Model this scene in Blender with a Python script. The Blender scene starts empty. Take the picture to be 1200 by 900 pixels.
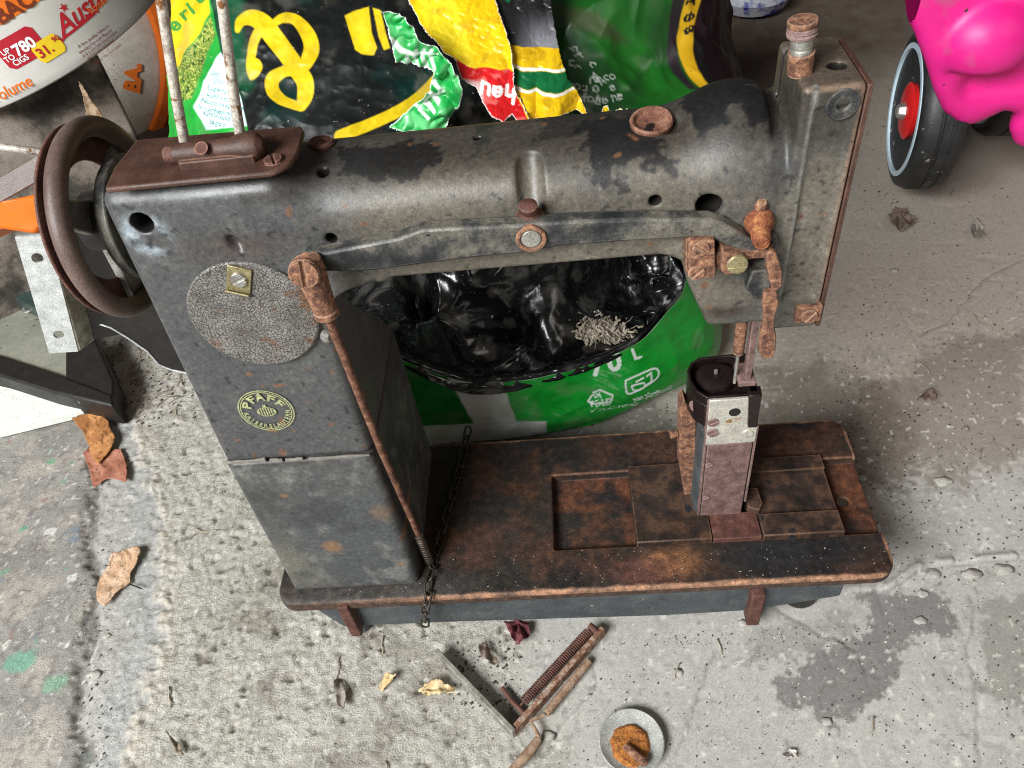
import bpy, bmesh, math, random
import numpy as np
from mathutils import Vector, Matrix

# ------------------------------------------------------------------ camera
SC = bpy.context.scene
COL = SC.collection
CF, CP, CY, CR = 936.7152, .8015, .1231, -.1606      # focal length (photo pixels), pitch, yaw, roll
CPOS = np.array([.2522, -.307, .6267])
def cam_axes():
    cp, sp, cy, sy = math.cos(CP), math.sin(CP), math.cos(CY), math.sin(CY)
    f = np.array([-sy*cp, cy*cp, -sp]); r0 = np.array([cy, sy, 0]); u0 = np.cross(r0, f)
    c, s = math.cos(CR), math.sin(CR)
    return c*r0+s*u0, -s*r0+c*u0, f
AR, AU, AF = cam_axes()
cd = bpy.data.cameras.new('camera'); cam = bpy.data.objects.new('camera', cd); COL.objects.link(cam)
cd.sensor_fit = 'HORIZONTAL'; cd.sensor_width = 36; cd.lens = CF/1200*36
cd.clip_start = .01; cd.clip_end = 100
cam.matrix_world = Matrix([[AR[i], AU[i], -AF[i], CPOS[i]] for i in range(3)]+[[0, 0, 0, 1]])
SC.camera = cam

# ------------------------------------------------------------------ light: a garage lit through its open door
W = bpy.data.worlds.new('World'); SC.world = W; W.use_nodes = True
bg = W.node_tree.nodes['Background']; bg.inputs[0].default_value = (1, .93, .86, 1); bg.inputs[1].default_value = .055
def area(name, loc, target, sx, sy, power, color):
    d = bpy.data.lights.new(name, 'AREA'); d.shape = 'RECTANGLE'; d.size = sx; d.size_y = sy
    d.energy = power; d.color = color
    o = bpy.data.objects.new(name, d); COL.objects.link(o); o.location = loc
    o.rotation_euler = (Vector(target)-Vector(loc)).to_track_quat('-Z', 'Y').to_euler()
area('garage_door_daylight', (-1.25, -1.75, 2.00), (.2, .15, .1), 1.6, 1.0, 190, (.97, .99, 1))
area('added_side_fill', (2.2, -1.5, 2.0), (.6, .3, .1), 1.4, 1.0, 12, (1, .93, .84))  # weak fill light added from the right, no real window
VS = SC.view_settings; VS.view_transform = 'Standard'; VS.look = 'None'; VS.gamma = 1; VS.exposure = 0
VS.use_curve_mapping = False
SC.cycles.filter_width = 1.1

# ------------------------------------------------------------------ helpers
def at(x, y, ax, val):                      # photo pixel -> point on an axis plane
    d = AF+AR*(x-600)/CF-AU*(y-450)/CF; i = 'xyz'.index(ax)
    return CPOS+d*((val-CPOS[i])/d[i])
def chart(P):                               # where a surface point lies in the layout of the prints
    d = np.asarray(P)-CPOS; w = d@AF
    return np.stack([600+CF*(d@AR)/w, 450-CF*(d@AU)/w], -1)
ZB = .075                                   # top of the bed plate
def fy(z): return .0133+.062*(z-ZB)         # front face of the column
def onfront(x, y, off=0):                   # pixel -> point on the front face of the column
    d = AF+AR*(x-600)/CF-AU*(y-450)/CF
    t = (.0133-off+.062*(CPOS[2]-ZB)-CPOS[1])/(d[1]-.062*d[2]); return CPOS+t*d

def hsh(ix, iy, iz, seed):
    h = (ix*374761393+iy*668265263+iz*1442695041+seed*974634221) & 0xffffffff
    h = ((h ^ (h >> 13))*1274126177) & 0xffffffff
    h = ((h ^ (h >> 16))*2246822519) & 0xffffffff
    return ((h ^ (h >> 15)) & 0xffffff)/float(0xffffff)
def vnoise(P, s, seed=0):
    p = np.asarray(P, float)*s; i = np.floor(p).astype(np.int64); f = p-i; f = f*f*(3-2*f); r = 0
    for a in (0, 1):
        for b in (0, 1):
            for c in (0, 1):
                w = (f[..., 0] if a else 1-f[..., 0])*(f[..., 1] if b else 1-f[..., 1])*(f[..., 2] if c else 1-f[..., 2])
                r = r+w*hsh(i[..., 0]+a, i[..., 1]+b, i[..., 2]+c, seed)
    return r
def _rot(k):                                  # a different orientation for every octave, so no grid shows
    return np.array((Matrix.Rotation(.7+1.9*k, 3, 'Z') @ Matrix.Rotation(.5+1.3*k, 3, 'X') @ Matrix.Rotation(.9*k, 3, 'Y')))
def fbm(P, s, o=4, seed=0, g=.5):
    r = 0; a = 1; t = 0
    for k in range(o): r = r+a*vnoise(np.asarray(P)@_rot(k+seed), s, seed+k*17); t += a; a *= g; s *= 2.03
    return r/t
def ridge(P, s, o=4, seed=0):
    r = 0; a = 1; t = 0
    for k in range(o): r = r+a*(1-abs(2*vnoise(np.asarray(P)@_rot(k+seed), s, seed+k*31)-1)); t += a; a *= .5; s *= 2.03
    return r/t
def sst(a, b, x): t = np.clip((x-a)/(b-a), 0, 1); return t*t*(3-2*t)
def lerp(a, b, t): return a+(b-a)*t
def mixc(C, col, m): return C+(np.array(col)-C)*np.asarray(m)[..., None]

# ---- materials
def links(nt, a, b): nt.links.new(a, b)
MATS = {}
def M(name, stops, s=40, det=8, rough=(.5, .7), metal=0, bump=.3, bs=500, bd=.001, specks=(), attr=False,
      coat=0, spec=.5, s_rough=30, trans=0, dist=0, grain=.45, gs=950, edge=None, bump_attr=None):
    m = bpy.data.materials.new(name); m.use_nodes = True; nt = m.node_tree; N = nt.nodes; L = nt.links
    B = N['Principled BSDF']; tc = N.new('ShaderNodeTexCoord')
    def noise(sc, d=8, r=.6):
        n = N.new('ShaderNodeTexNoise'); n.inputs['Scale'].default_value = sc; n.inputs['Detail'].default_value = d
        n.inputs['Roughness'].default_value = r; n.inputs['Distortion'].default_value = dist
        L.new(tc.outputs['Object'], n.inputs['Vector']); return n
    n1 = noise(s, det, .65)
    rp = N.new('ShaderNodeValToRGB'); L.new(n1.outputs[0], rp.inputs[0]); e = rp.color_ramp.elements
    while len(e) < len(stops): e.new(.5)
    for k, (p, c) in enumerate(stops): e[k].position = p; e[k].color = (*c, 1)
    out = rp.outputs[0]
    if attr:
        a = N.new('ShaderNodeAttribute'); a.attribute_name = 'Col'
        mx = N.new('ShaderNodeMix'); mx.data_type = 'RGBA'; mx.blend_type = 'MULTIPLY'; mx.inputs[0].default_value = 1
        L.new(a.outputs['Color'], mx.inputs[6]); L.new(out, mx.inputs[7]); out = mx.outputs[2]
    for (c, sc, th, w) in specks:
        n = noise(sc, 3, .6); r = N.new('ShaderNodeValToRGB'); L.new(n.outputs[0], r.inputs[0])
        r.color_ramp.elements[0].position = th; r.color_ramp.elements[1].position = th+w
        mx = N.new('ShaderNodeMix'); mx.data_type = 'RGBA'; L.new(r.outputs[0], mx.inputs[0])
        L.new(out, mx.inputs[6]); mx.inputs[7].default_value = (*c, 1); out = mx.outputs[2]
    if edge:                                 # rubbed, bare edges
        bv = N.new('ShaderNodeBevel'); bv.samples = 4; bv.inputs['Radius'].default_value = edge[1]; ge = N.new('ShaderNodeNewGeometry')
        dt = N.new('ShaderNodeVectorMath'); dt.operation = 'DOT_PRODUCT'; L.new(bv.outputs[0], dt.inputs[0]); L.new(ge.outputs['Normal'], dt.inputs[1])
        nz = noise(260, 4, .6); sb = N.new('ShaderNodeMath'); sb.operation = 'MULTIPLY_ADD'; L.new(nz.outputs[0], sb.inputs[0]); sb.inputs[1].default_value = .16; L.new(dt.outputs['Value'], sb.inputs[2])
        er = N.new('ShaderNodeMapRange'); L.new(sb.outputs[0], er.inputs[0]); er.inputs[1].default_value = 1.05; er.inputs[2].default_value = .90
        mx = N.new('ShaderNodeMix'); mx.data_type = 'RGBA'; L.new(er.outputs[0], mx.inputs[0]); L.new(out, mx.inputs[6]); mx.inputs[7].default_value = (*edge[0], 1); out = mx.outputs[2]
    if grain:
        n = noise(gs, 5, .7); g_ = N.new('ShaderNodeMapRange'); L.new(n.outputs[0], g_.inputs[0]); g_.inputs[1].default_value = .3; g_.inputs[2].default_value = .7
        g_.inputs[3].default_value = 1-grain; g_.inputs[4].default_value = 1+grain
        mx = N.new('ShaderNodeMix'); mx.data_type = 'RGBA'; mx.blend_type = 'MULTIPLY'; mx.inputs[0].default_value = 1
        L.new(out, mx.inputs[6]); L.new(g_.outputs[0], mx.inputs[7]); out = mx.outputs[2]
    L.new(out, B.inputs['Base Color'])
    n2 = noise(s_rough, 5); mr = N.new('ShaderNodeMapRange'); L.new(n2.outputs[0], mr.inputs[0])
    mr.inputs[1].default_value = .3; mr.inputs[2].default_value = .7
    mr.inputs[3].default_value = rough[0]; mr.inputs[4].default_value = rough[1]
    L.new(mr.outputs[0], B.inputs['Roughness'])
    B.inputs['Metallic'].default_value = metal; B.inputs['Coat Weight'].default_value = coat
    B.inputs['Specular IOR Level'].default_value = spec; B.inputs['Transmission Weight'].default_value = trans
    B.inputs['Coat Roughness'].default_value = .2
    if bump:
        n3 = noise(bs, 6, .6); b = N.new('ShaderNodeBump'); b.inputs['Strength'].default_value = bump
        b.inputs['Distance'].default_value = bd; L.new(n3.outputs[0], b.inputs['Height'])
        L.new(b.outputs[0], B.inputs['Normal'])
        if bump_attr:
            a = N.new('ShaderNodeAttribute'); a.attribute_name = bump_attr; mm = N.new('ShaderNodeMath'); mm.operation = 'MULTIPLY'; mm.inputs[1].default_value = bump
            L.new(a.outputs['Fac'], mm.inputs[0]); L.new(mm.outputs[0], b.inputs['Strength'])
    MATS[name] = m
    return m
def plain(name, c, rough=.5, metal=0, bump=.1, var=.25, s=60, grain=.15, **k):
    return M(name, [(.3, tuple(x*(1-var) for x in c)), (.7, tuple(min(1, x*(1+var)) for x in c))], s=s,
             rough=(rough*.85, min(1, rough*1.15)), metal=metal, bump=bump, grain=grain, **k)

# ---- meshes
def root_loc(o):
    while o.parent: o = o.parent
    return np.array(o.location)
def fin(me, name, mat, parent, smooth=40, bevel=0, seg=2, kind=None, label=None):
    o = bpy.data.objects.new(name, me); COL.objects.link(o)
    if parent is not None: o.parent = parent
    if mat is not None: me.materials.append(mat)
    if smooth:
        me.polygons.foreach_set('use_smooth', np.ones(len(me.polygons), bool))
        if smooth < 180: me.set_sharp_from_angle(angle=math.radians(smooth))
    if bevel:
        b = o.modifiers.new('bevel', 'BEVEL'); b.width = bevel; b.segments = seg; b.limit_method = 'ANGLE'
        b.angle_limit = math.radians(35); b.harden_normals = False
    if kind: o['kind'] = kind
    if label: o['label'] = label
    return o
def npmesh(name, V, F, col=None):
    me = bpy.data.meshes.new(name); V = np.asarray(V, np.float32); F = np.asarray(F, np.int32); k = F.shape[1]
    me.vertices.add(len(V)); me.vertices.foreach_set('co', V.ravel())
    me.loops.add(F.size); me.loops.foreach_set('vertex_index', F.ravel())
    me.polygons.add(len(F)); me.polygons.foreach_set('loop_start', np.arange(0, F.size, k, dtype=np.int32))
    if col is not None:
        a = me.color_attributes.new('Col', 'FLOAT_COLOR', 'POINT')
        a.data.foreach_set('color', np.c_[np.clip(col, 0, 1), np.ones(len(col))].astype(np.float32).ravel())
    me.update(calc_edges=True); me.validate()
    return me
def npobj(name, V, F, mat, parent=None, col=None, smooth=180, **k):
    off = root_loc(parent) if parent is not None else 0
    return fin(npmesh(name, np.asarray(V)-off, F, col), name, mat, parent, smooth, **k)
def unit(v): v = np.asarray(v, float); return v/np.linalg.norm(v)
def frame(n, up=(0, 0, 1)):
    n = unit(n); up = np.array(up, float)
    if abs(n@unit(up)) > .98: up = np.array([1., 0, 0])
    a = unit(np.cross(up, n)); return a, np.cross(n, a), n
class MB:
    def __init__(s): s.v = []; s.f = []
    def add(s, V, F):
        n = len(s.v); s.v += [tuple(map(float, p)) for p in V]; s.f += [tuple(i+n for i in f) for f in F]; return s
    def hexa(s, P):
        return s.add(P, [(0, 3, 2, 1), (4, 5, 6, 7), (0, 1, 5, 4), (1, 2, 6, 5), (2, 3, 7, 6), (3, 0, 4, 7)])
    def box(s, a, b):
        (x0, y0, z0), (x1, y1, z1) = a, b
        return s.hexa([(x0, y0, z0), (x1, y0, z0), (x1, y1, z0), (x0, y1, z0), (x0, y0, z1), (x1, y0, z1), (x1, y1, z1), (x0, y1, z1)])
    def obox(s, c, ax, half):                # oriented box
        c = np.array(c); a, b, d = [np.array(u)*h for u, h in zip(ax, half)]
        return s.hexa([c-a-b-d, c+a-b-d, c+a+b-d, c-a+b-d, c-a-b+d, c+a-b+d, c+a+b+d, c-a+b+d])
    def poly(s, P, d):                       # planar 3D polygon P extruded by vector d
        P = [np.array(p, float) for p in P]; d = np.array(d, float); n = len(P)
        nn = sum(np.cross(P[i]-P[0], P[(i+1) % n]-P[0]) for i in range(1, n-1))
        if nn@d > 0: P = P[::-1]
        return s.add(P+[p+d for p in P], [tuple(range(n)), tuple(range(2*n-1, n-1, -1))]+[((i+1) % n, i, i+n, (i+1) % n+n) for i in range(n)])
    def tube(s, pts, r, n=10, closed=False):
        P = np.array(pts, float); m = len(P); R_ = np.ones(m)*r if np.isscalar(r) else np.array(r)
        T = np.zeros_like(P)
        for i in range(m):
            T[i] = unit(P[(i+1) % m]-P[i-1]) if closed or 0 < i < m-1 else unit(P[min(i+1, m-1)]-P[max(i-1, 0)])
        a = frame(T[0])[0]; V = []
        for i in range(m):
            a = unit(a-T[i]*(a@T[i])); b = np.cross(T[i], a)
            for k in range(n):
                t = 2*math.pi*k/n; V.append(P[i]+R_[i]*(math.cos(t)*a+math.sin(t)*b))
        F = []
        for i in range(m if closed else m-1):
            j = (i+1) % m
            for k in range(n): F.append((i*n+k, i*n+(k+1) % n, j*n+(k+1) % n, j*n+k))
        if not closed: F += [tuple(range(n-1, -1, -1)), tuple((m-1)*n+k for k in range(n))]
        return s.add(V, F)
    def lathe(s, prof, o, axis, n=32, up=(0, 0, 1)):
        a, b, d = frame(axis, up); o = np.array(o, float); V = []; F = []; m = len(prof)
        for r, h in prof:
            for k in range(n):
                t = 2*math.pi*k/n; V.append(o+d*h+r*(math.cos(t)*a+math.sin(t)*b))
        for i in range(m-1):
            for k in range(n): F.append((i*n+k, i*n+(k+1) % n, (i+1)*n+(k+1) % n, (i+1)*n+k))
        if prof[0][0] > 1e-6: F.append(tuple(range(n-1, -1, -1)))
        if prof[-1][0] > 1e-6: F.append(tuple((m-1)*n+k for k in range(n)))
        return s.add(V, F)
    def ring(s, r0, r1, h, o, axis, n=40):   # flat ring with a real hole
        a, b, d = frame(axis); o = np.array(o, float); V = []; F = []
        pr = [(r0, 0), (r1, 0), (r1, h), (r0, h)]
        for r, q in pr:
            for k in range(n):
                t = 2*math.pi*k/n; V.append(o+d*q+r*(math.cos(t)*a+math.sin(t)*b))
        for i in range(4):
            j = (i+1) % 4
            for k in range(n): F.append((i*n+k, i*n+(k+1) % n, j*n+(k+1) % n, j*n+k))
        return s.add(V, F)
    def build(s, name, mat, parent=None, bevel=0, smooth=40, seg=2, kind=None, label=None):
        off = root_loc(parent) if parent is not None else np.zeros(3)
        me = bpy.data.meshes.new(name); me.from_pydata([tuple(np.array(p)-off) for p in s.v], [], s.f)
        b = bmesh.new(); b.from_mesh(me); bmesh.ops.remove_doubles(b, verts=b.verts, dist=1e-7)
        bmesh.ops.recalc_face_normals(b, faces=b.faces); b.to_mesh(me); b.free()
        return fin(me, name, mat, parent, smooth, bevel, seg, kind, label)
def tag(o, label, cat, group=None, kind=None):
    o['label'] = label; o['category'] = cat
    if group: o['group'] = group
    if kind: o['kind'] = kind
    return o
def thing(name, label, cat, loc, group=None):
    o = bpy.data.objects.new(name, None); COL.objects.link(o); o.location = tuple(map(float, loc)); o.empty_display_size = .02
    return tag(o, label, cat, group)
def screw(parent, name, pos, nrm, r, h, ang, mat, slot=.16):
    a, b, d = frame(nrm); ca, sa = math.cos(ang), math.sin(ang); a, b = a*ca+b*sa, b*ca-a*sa
    pos = np.array(pos, float); m = MB(); m.lathe([(r*1.02, -.001), (r*1.02, h*.45)], pos, nrm, 20)
    w = slot*r; t0 = math.asin(w/r)
    for sgn in (1, -1):
        P = [pos+d*h*.3+a*r*math.cos(t)+b*sgn*r*math.sin(t) for t in np.linspace(t0, math.pi-t0, 10)]
        m.poly(P, d*h*.7)
    return m.build(name, mat, parent, bevel=r*.07, smooth=30)

# ---- signed distance fields -> mesh (cast and moulded shapes)
def rb(q, r):                                # q: list of |p|-half per axis (already), rounded
    o = 0; mx = None
    for a in q:
        a = a+r; o = o+np.maximum(a, 0)**2; mx = a if mx is None else np.maximum(mx, a)
    return np.sqrt(o)+np.minimum(mx, 0)-r
def smin(a, b, k): h = np.clip(.5+.5*(b-a)/k, 0, 1); return b+(a-b)*h-k*h*(1-h)
def smax(a, b, k): return -smin(-a, -b, k)
def sdf_mesh(fn, lo, hi, h):
    ax = [np.arange(l, u+h, h) for l, u in zip(lo, hi)]
    X, Y, Z = ax[0][:, None, None], ax[1][None, :, None], ax[2][None, None, :]
    D = np.broadcast_to(fn(X, Y, Z), [len(a) for a in ax]).astype(np.float32); s = D < 0
    n = [d-1 for d in D.shape]
    cnt = sum(s[i:n[0]+i, j:n[1]+j, k:n[2]+k].astype(np.int8) for i in (0, 1) for j in (0, 1) for k in (0, 1))
    I = np.argwhere((cnt > 0) & (cnt < 8)); acc = np.zeros((len(I), 3)); num = np.zeros(len(I))
    cs = [(i, j, k) for i in (0, 1) for j in (0, 1) for k in (0, 1)]
    for a in cs:
        for d in range(3):
            if a[d]: continue
            b = list(a); b[d] = 1; a_ = np.array(a); b_ = np.array(b)
            d0 = D[tuple((I+a_).T)]; d1 = D[tuple((I+b_).T)]; mk = (d0 < 0) != (d1 < 0)
            t = np.where(mk, d0/np.where(mk, d0-d1, 1), 0)
            acc += mk[:, None]*(a_+t[:, None]*(b_-a_)); num += mk
    V = (I+acc/num[:, None])*h+np.array(lo)
    idx = np.full(n, -1, np.int32); idx[tuple(I.T)] = np.arange(len(I)); F = []
    for d in range(3):
        sl0 = [slice(None)]*3; sl1 = [slice(None)]*3; sl0[d] = slice(0, -1); sl1[d] = slice(1, None)
        E = np.argwhere(s[tuple(sl0)] != s[tuple(sl1)]); u, v = (d+1) % 3, (d+2) % 3
        ok = (E[:, u] > 0) & (E[:, v] > 0) & (E[:, u] < n[u]) & (E[:, v] < n[v]); E = E[ok]
        flip = s[tuple(E.T)]
        def cell(du, dv):
            q = E.copy(); q[:, u] += du; q[:, v] += dv; return idx[tuple(q.T)]
        q = np.stack([cell(-1, -1), cell(0, -1), cell(0, 0), cell(-1, 0)], 1)
        q[~flip] = q[~flip][:, ::-1]; F.append(q)
    F = np.concatenate(F); F = F[(F >= 0).all(1)]
    return V, F

# ------------------------------------------------------------------ materials
m_cast = M('worn_enamel', [(.28, (.50, .51, .53)), (.45, (.88, .88, .89)), (.56, (1.05, 1.04, 1.02)), (.72, (1.6, 1.55, 1.46))], s=330, grain=.32, gs=1300, rough=(.34, .58), bump=.25, bs=700, bd=.0006, attr=True,
           specks=[((.40, .40, .37), 700, .745, .04), ((.012, .011, .01), 420, .735, .05)], spec=.5)
m_bed = M('rusted_bed', [(.28, (.35, .35, .35)), (.5, (.95, .95, .95)), (.72, (2.0, 1.9, 1.8))], s=170, grain=.6, rough=(.5, .8), bump=.6, bs=600, bd=.0009, attr=True,
          specks=[((.30, .25, .20), 500, .735, .03)], spec=.4)
m_skirt = M('blue_grey_paint', [(.3, (.030, .036, .040)), (.55, (.058, .066, .070)), (.75, (.10, .106, .104))], s=45, edge=((.22, .20, .17), 0.0016), rough=(.4, .65), bump=.3, bs=500,
            specks=[((.34, .34, .32), 260, .70, .05)])
m_rust = M('orange_rust', [(.30, (.045, .018, .011)), (.44, (.12, .052, .032)), (.56, (.25, .115, .060)), (.72, (.41, .235, .145))], s=260, edge=((.44, .28, .19), 0.0014), rough=(.75, .95), bump=.7, bs=900, bd=.0008, specks=[((.05, .02, .012), 380, .66, .06)])
m_rustred = M('dark_red_rust', [(.3, (.04, .014, .010)), (.5, (.085, .03, .02)), (.75, (.16, .07, .05))], s=140, edge=((.30, .15, .10), 0.0014), rough=(.6, .85), bump=.6, bs=800, bd=.0008, specks=[((.25, .14, .10), 500, .70, .05)])
m_rustbrown = M('brown_plate_rust', [(.3, (.030, .012, .008)), (.5, (.055, .023, .014)), (.75, (.10, .045, .03))], s=60, edge=((.22, .12, .085), 0.0016), rough=(.45, .65), bump=.4, bs=700, bd=.0006, specks=[((.16, .09, .06), 420, .71, .05)])
m_pinkrust = M('pink_brown_rust', [(.3, (.06, .032, .028)), (.5, (.15, .085, .075)), (.75, (.25, .155, .14))], s=110, edge=((.34, .24, .21), 0.0014), rough=(.55, .8), bump=.5, bs=800, bd=.0007, specks=[((.03, .012, .01), 260, .66, .07), ((.35, .28, .25), 600, .72, .04)])
m_steel = M('dull_steel', [(.3, (.25, .24, .21)), (.55, (.46, .45, .41)), (.8, (.62, .60, .55))], s=90, rough=(.35, .55), metal=.75, bump=.2, bs=900, specks=[((.16, .07, .03), 120, .66, .08)])
m_plate = M('nickel_plate', [(.3, (.42, .40, .34)), (.6, (.58, .56, .48)), (.8, (.66, .64, .56))], s=70, rough=(.35, .5), metal=.35, bump=.15, bs=900, specks=[((.33, .16, .05), 90, .66, .05), ((.12, .10, .08), 500, .69, .05)])
m_zinc = M('zinc_sheet', [(.3, (.45, .46, .45)), (.55, (.66, .68, .66)), (.8, (.82, .83, .80))], s=120, det=10, rough=(.35, .55), metal=.5, bump=.15, bs=600, specks=[((.2, .19, .17), 300, .69, .06)])
m_pin = M('flaking_rod', [(.3, (.20, .13, .09)), (.48, (.50, .45, .38)), (.75, (.72, .68, .60))], s=180, rough=(.4, .6), metal=.3, bump=.4, bs=800, specks=[((.22, .09, .03), 160, .60, .06)])
m_black = M('black_grime', [(.3, (.006, .005, .005)), (.7, (.018, .015, .013))], s=80, rough=(.35, .6), bump=.4, bs=500, specks=[((.14, .13, .11), 420, .73, .04)])
m_hook = M('oily_black_steel', [(.3, (.010, .006, .006)), (.7, (.026, .015, .014))], s=120, rough=(.25, .45), bump=.2, bs=900, metal=.3, specks=[((.3, .27, .24), 420, .76, .03)])
m_brass = M('tarnished_brass', [(.3, (.20, .16, .07)), (.6, (.38, .33, .18)), (.8, (.5, .46, .3))], s=120, rough=(.4, .55), metal=.6, bump=.2, bs=800)
m_wheel = M('brown_handwheel', [(.3, (.075, .045, .036)), (.55, (.12, .078, .064)), (.8, (.17, .12, .10))], s=50, rough=(.42, .6), bump=.25, bs=700, spec=.5, specks=[((.3, .26, .22), 420, .745, .03)])
m_gold = plain('badge_yellow', (.30, .31, .15), .6, var=.45, s=500, grain=.5)
m_chain = M('dark_chain_steel', [(.3, (.02, .017, .013)), (.7, (.085, .07, .05))], s=200, rough=(.4, .6), metal=.6, bump=.3, bs=900)
m_lever = M('worn_lever_steel', [(.36, (.014, .015, .017)), (.47, (.045, .045, .044)), (.56, (.13, .12, .10)), (.70, (.23, .21, .175))], s=48, edge=((.30, .28, .25), 0.0016), rough=(.4, .65), bump=.3, bs=700, metal=.2, specks=[((.012, .012, .012), 200, .67, .06)])
def crackle():
    m = M('crackled_enamel', [(.3, (.085, .072, .06)), (.48, (.155, .145, .13)), (.6, (.19, .18, .165)), (.75, (.25, .24, .22))], s=60, rough=(.5, .7), bump=0, specks=[((.15, .075, .04), 70, .62, .1)])
    nt = m.node_tree; N = nt.nodes; L = nt.links; B = N['Principled BSDF']
    tc = N.new('ShaderNodeTexCoord'); nz = N.new('ShaderNodeTexNoise'); nz.inputs['Scale'].default_value = 300; nz.inputs['Detail'].default_value = 3
    ad = N.new('ShaderNodeVectorMath'); ad.operation = 'MULTIPLY_ADD'; ad.inputs[1].default_value = (.0035,)*3
    L.new(tc.outputs['Object'], nz.inputs['Vector']); L.new(nz.outputs['Color'], ad.inputs[0]); L.new(tc.outputs['Object'], ad.inputs[2])
    vo = N.new('ShaderNodeTexVoronoi'); vo.feature = 'DISTANCE_TO_EDGE'; vo.inputs['Scale'].default_value = 540; L.new(ad.outputs[0], vo.inputs['Vector'])
    rp = N.new('ShaderNodeValToRGB'); L.new(vo.outputs['Distance'], rp.inputs[0]); e = rp.color_ramp.elements
    e[0].position = .01; e[0].color = (0, 0, 0, 1); e[1].position = .075
    old = B.inputs['Base Color'].links[0].from_socket
    mx = N.new('ShaderNodeMix'); mx.data_type = 'RGBA'; L.new(rp.outputs[0], mx.inputs[0]); mx.inputs[6].default_value = (.05, .042, .035, 1)
    L.new(old, mx.inputs[7]); L.new(mx.outputs[2], B.inputs['Base Color'])
    b = N.new('ShaderNodeBump'); b.inputs['Strength'].default_value = .9; b.inputs['Distance'].default_value = .0006
    L.new(rp.outputs[0], b.inputs['Height']); L.new(b.outputs[0], B.inputs['Normal'])
    return m
m_crack = crackle()

# ------------------------------------------------------------------ floor
def pl(pts, ax=1):                           # polyline of photo points on the floor -> x as a function of y
    Q = np.array([at(x, y, 'z', 0)[:2] for x, y in pts]); Q = Q[np.argsort(Q[:, ax])]; return Q
def inside(P, poly):                         # signed soft polygon distance (negative inside), 2D
    P = P.reshape(-1, 2); d = np.full(len(P), 1e9); ins = np.zeros(len(P), bool); n = len(poly)
    for i in range(n):
        a, b = poly[i], poly[(i+1) % n]; e = b-a; w = P-a
        t = np.clip((w@e)/(e@e), 0, 1); d = np.minimum(d, np.hypot(*(w-t[:, None]*e).T))
        c = (a[1] > P[:, 1]) != (b[1] > P[:, 1])
        ins ^= c & (P[:, 0] < (b[0]-a[0])*(P[:, 1]-a[1])/(b[1]-a[1]+1e-12)+a[0])
    return np.where(ins, -d, d)
def axis_lines(lo, hi, h, far, g=1.12):
    a = list(np.arange(lo, hi, h)); s = h
    while a[-1] < far[1]: s *= g; a.append(a[-1]+s)
    s = h; b = [lo]
    while b[-1] > far[0]: s *= g; b.append(b[-1]-s)
    return np.array(b[:0:-1]+a)
gx = axis_lines(-.46, .72, .0017, (-7, 7), 1.07); gy = axis_lines(-.17, .42, .0017, (-4, 9), 1.016)
GX, GY = np.meshgrid(gx, gy); P2 = np.stack([GX, GY], -1); P3 = np.stack([GX, GY, 0*GX], -1)
nb = fbm(P3, 9, 4, 3); nm = fbm(P3, 45, 4, 9); nf = fbm(P3, 190, 3, 21); nff = fbm(P3, 420, 2, 25)
rq = pl([(150, 425), (178, 520), (186, 600), (192, 700), (186, 800), (165, 900)]); gq = pl([(120, 470), (110, 540), (104, 620), (116, 700), (92, 790), (95, 900)])
dr = GX-np.interp(GY, rq[:, 1], rq[:, 0])+.030*(nb-.5)+.026*(nm-.5)+.010*(nf-.5)
dg = GX-np.interp(GY, gq[:, 1], gq[:, 0])+.030*(nm-.5)+.012*(nf-.5)
lim = 1-sst(.31, .36, GY+.03*(nm-.5))       # ridge and groove end under the junk at the left
rough_m = sst(-.030, .012, dr)*(1-sst(.13, .24, GX+.10*(nb-.5)+.35*np.clip(GY, -1, .5)*.25))
left_m = 1-sst(-.016, .008, dg)
H = .0012*(nb-.5)+.0002*(nm-.5)+.00015*(nf-.5)
lump = ridge(P3+.006*nm[..., None], 95, 3, 41)
H += rough_m*(.0022*(nf-.45)*(.2+1.6*nm)-.0026*sst(.64, .76, fbm(P3, 130, 3, 61))+.0014*(lump-.6)+.0016*(nm-.5)+.0024*(nff-.5))
H += lim*.0020*np.exp(-(dr/.0085)**2)*sst(.35, .65, nm*.5+nf*.5)
H -= lim*.0050*np.exp(-(dg/.0075)**2)*(.3+1.2*nf)
H += left_m*lim*(.0012*(nf-.5)+.0007*(nff-.5)); H += lim*(dr < 0)*(1-left_m)*(.0024*(nf-.5)+.0018*(nff-.5)+.0016*(lump-.6))
pit = sst(.80, .86, vnoise(P3, 95, 77))*(1-rough_m); H -= .0005*pit
C = np.ones(GX.shape+(3,))*np.array([.375, .368, .348])
C *= (.86+.30*nb+.22*(nm-.5)+.18*(nf-.5))[..., None]
warm = sst(.10, .32, GY+.08*(nb-.5))*sst(.2, .4, GX); C = mixc(C, (.385, .352, .308), .9*warm*(.55+.9*nm))
C = mixc(C, (.42, .405, .365), .8*rough_m*(.5+.8*nm)); C = mixc(C, (.20, .18, .15), rough_m*sst(.52, .70, nf)*.40); C = mixc(C, (.17, .15, .12), rough_m*sst(.53, .68, fbm(P3, 26, 5, 71))*.55); C = mixc(C, (.10, .085, .07), rough_m*sst(.66, .74, fbm(P3, 130, 3, 61))*.6); C = mixc(C, (.52, .50, .46), rough_m*sst(.60, .72, fbm(P3, 60, 4, 73))*.5)
C = mixc(C, (.30, .27, .22), rough_m*sst(.58, .42, lump)*.35)
C = mixc(C, (.32, .325, .33), lim*sst(-.055, -.02, dr)*(1-sst(-.012, .0, dr))*.8*(.5+.8*nm))
C = mixc(C, (.52, .47, .40), lim*np.exp(-(dr/.013)**2)*.65*sst(.35, .62, nm*.5+nf*.5))
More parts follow.
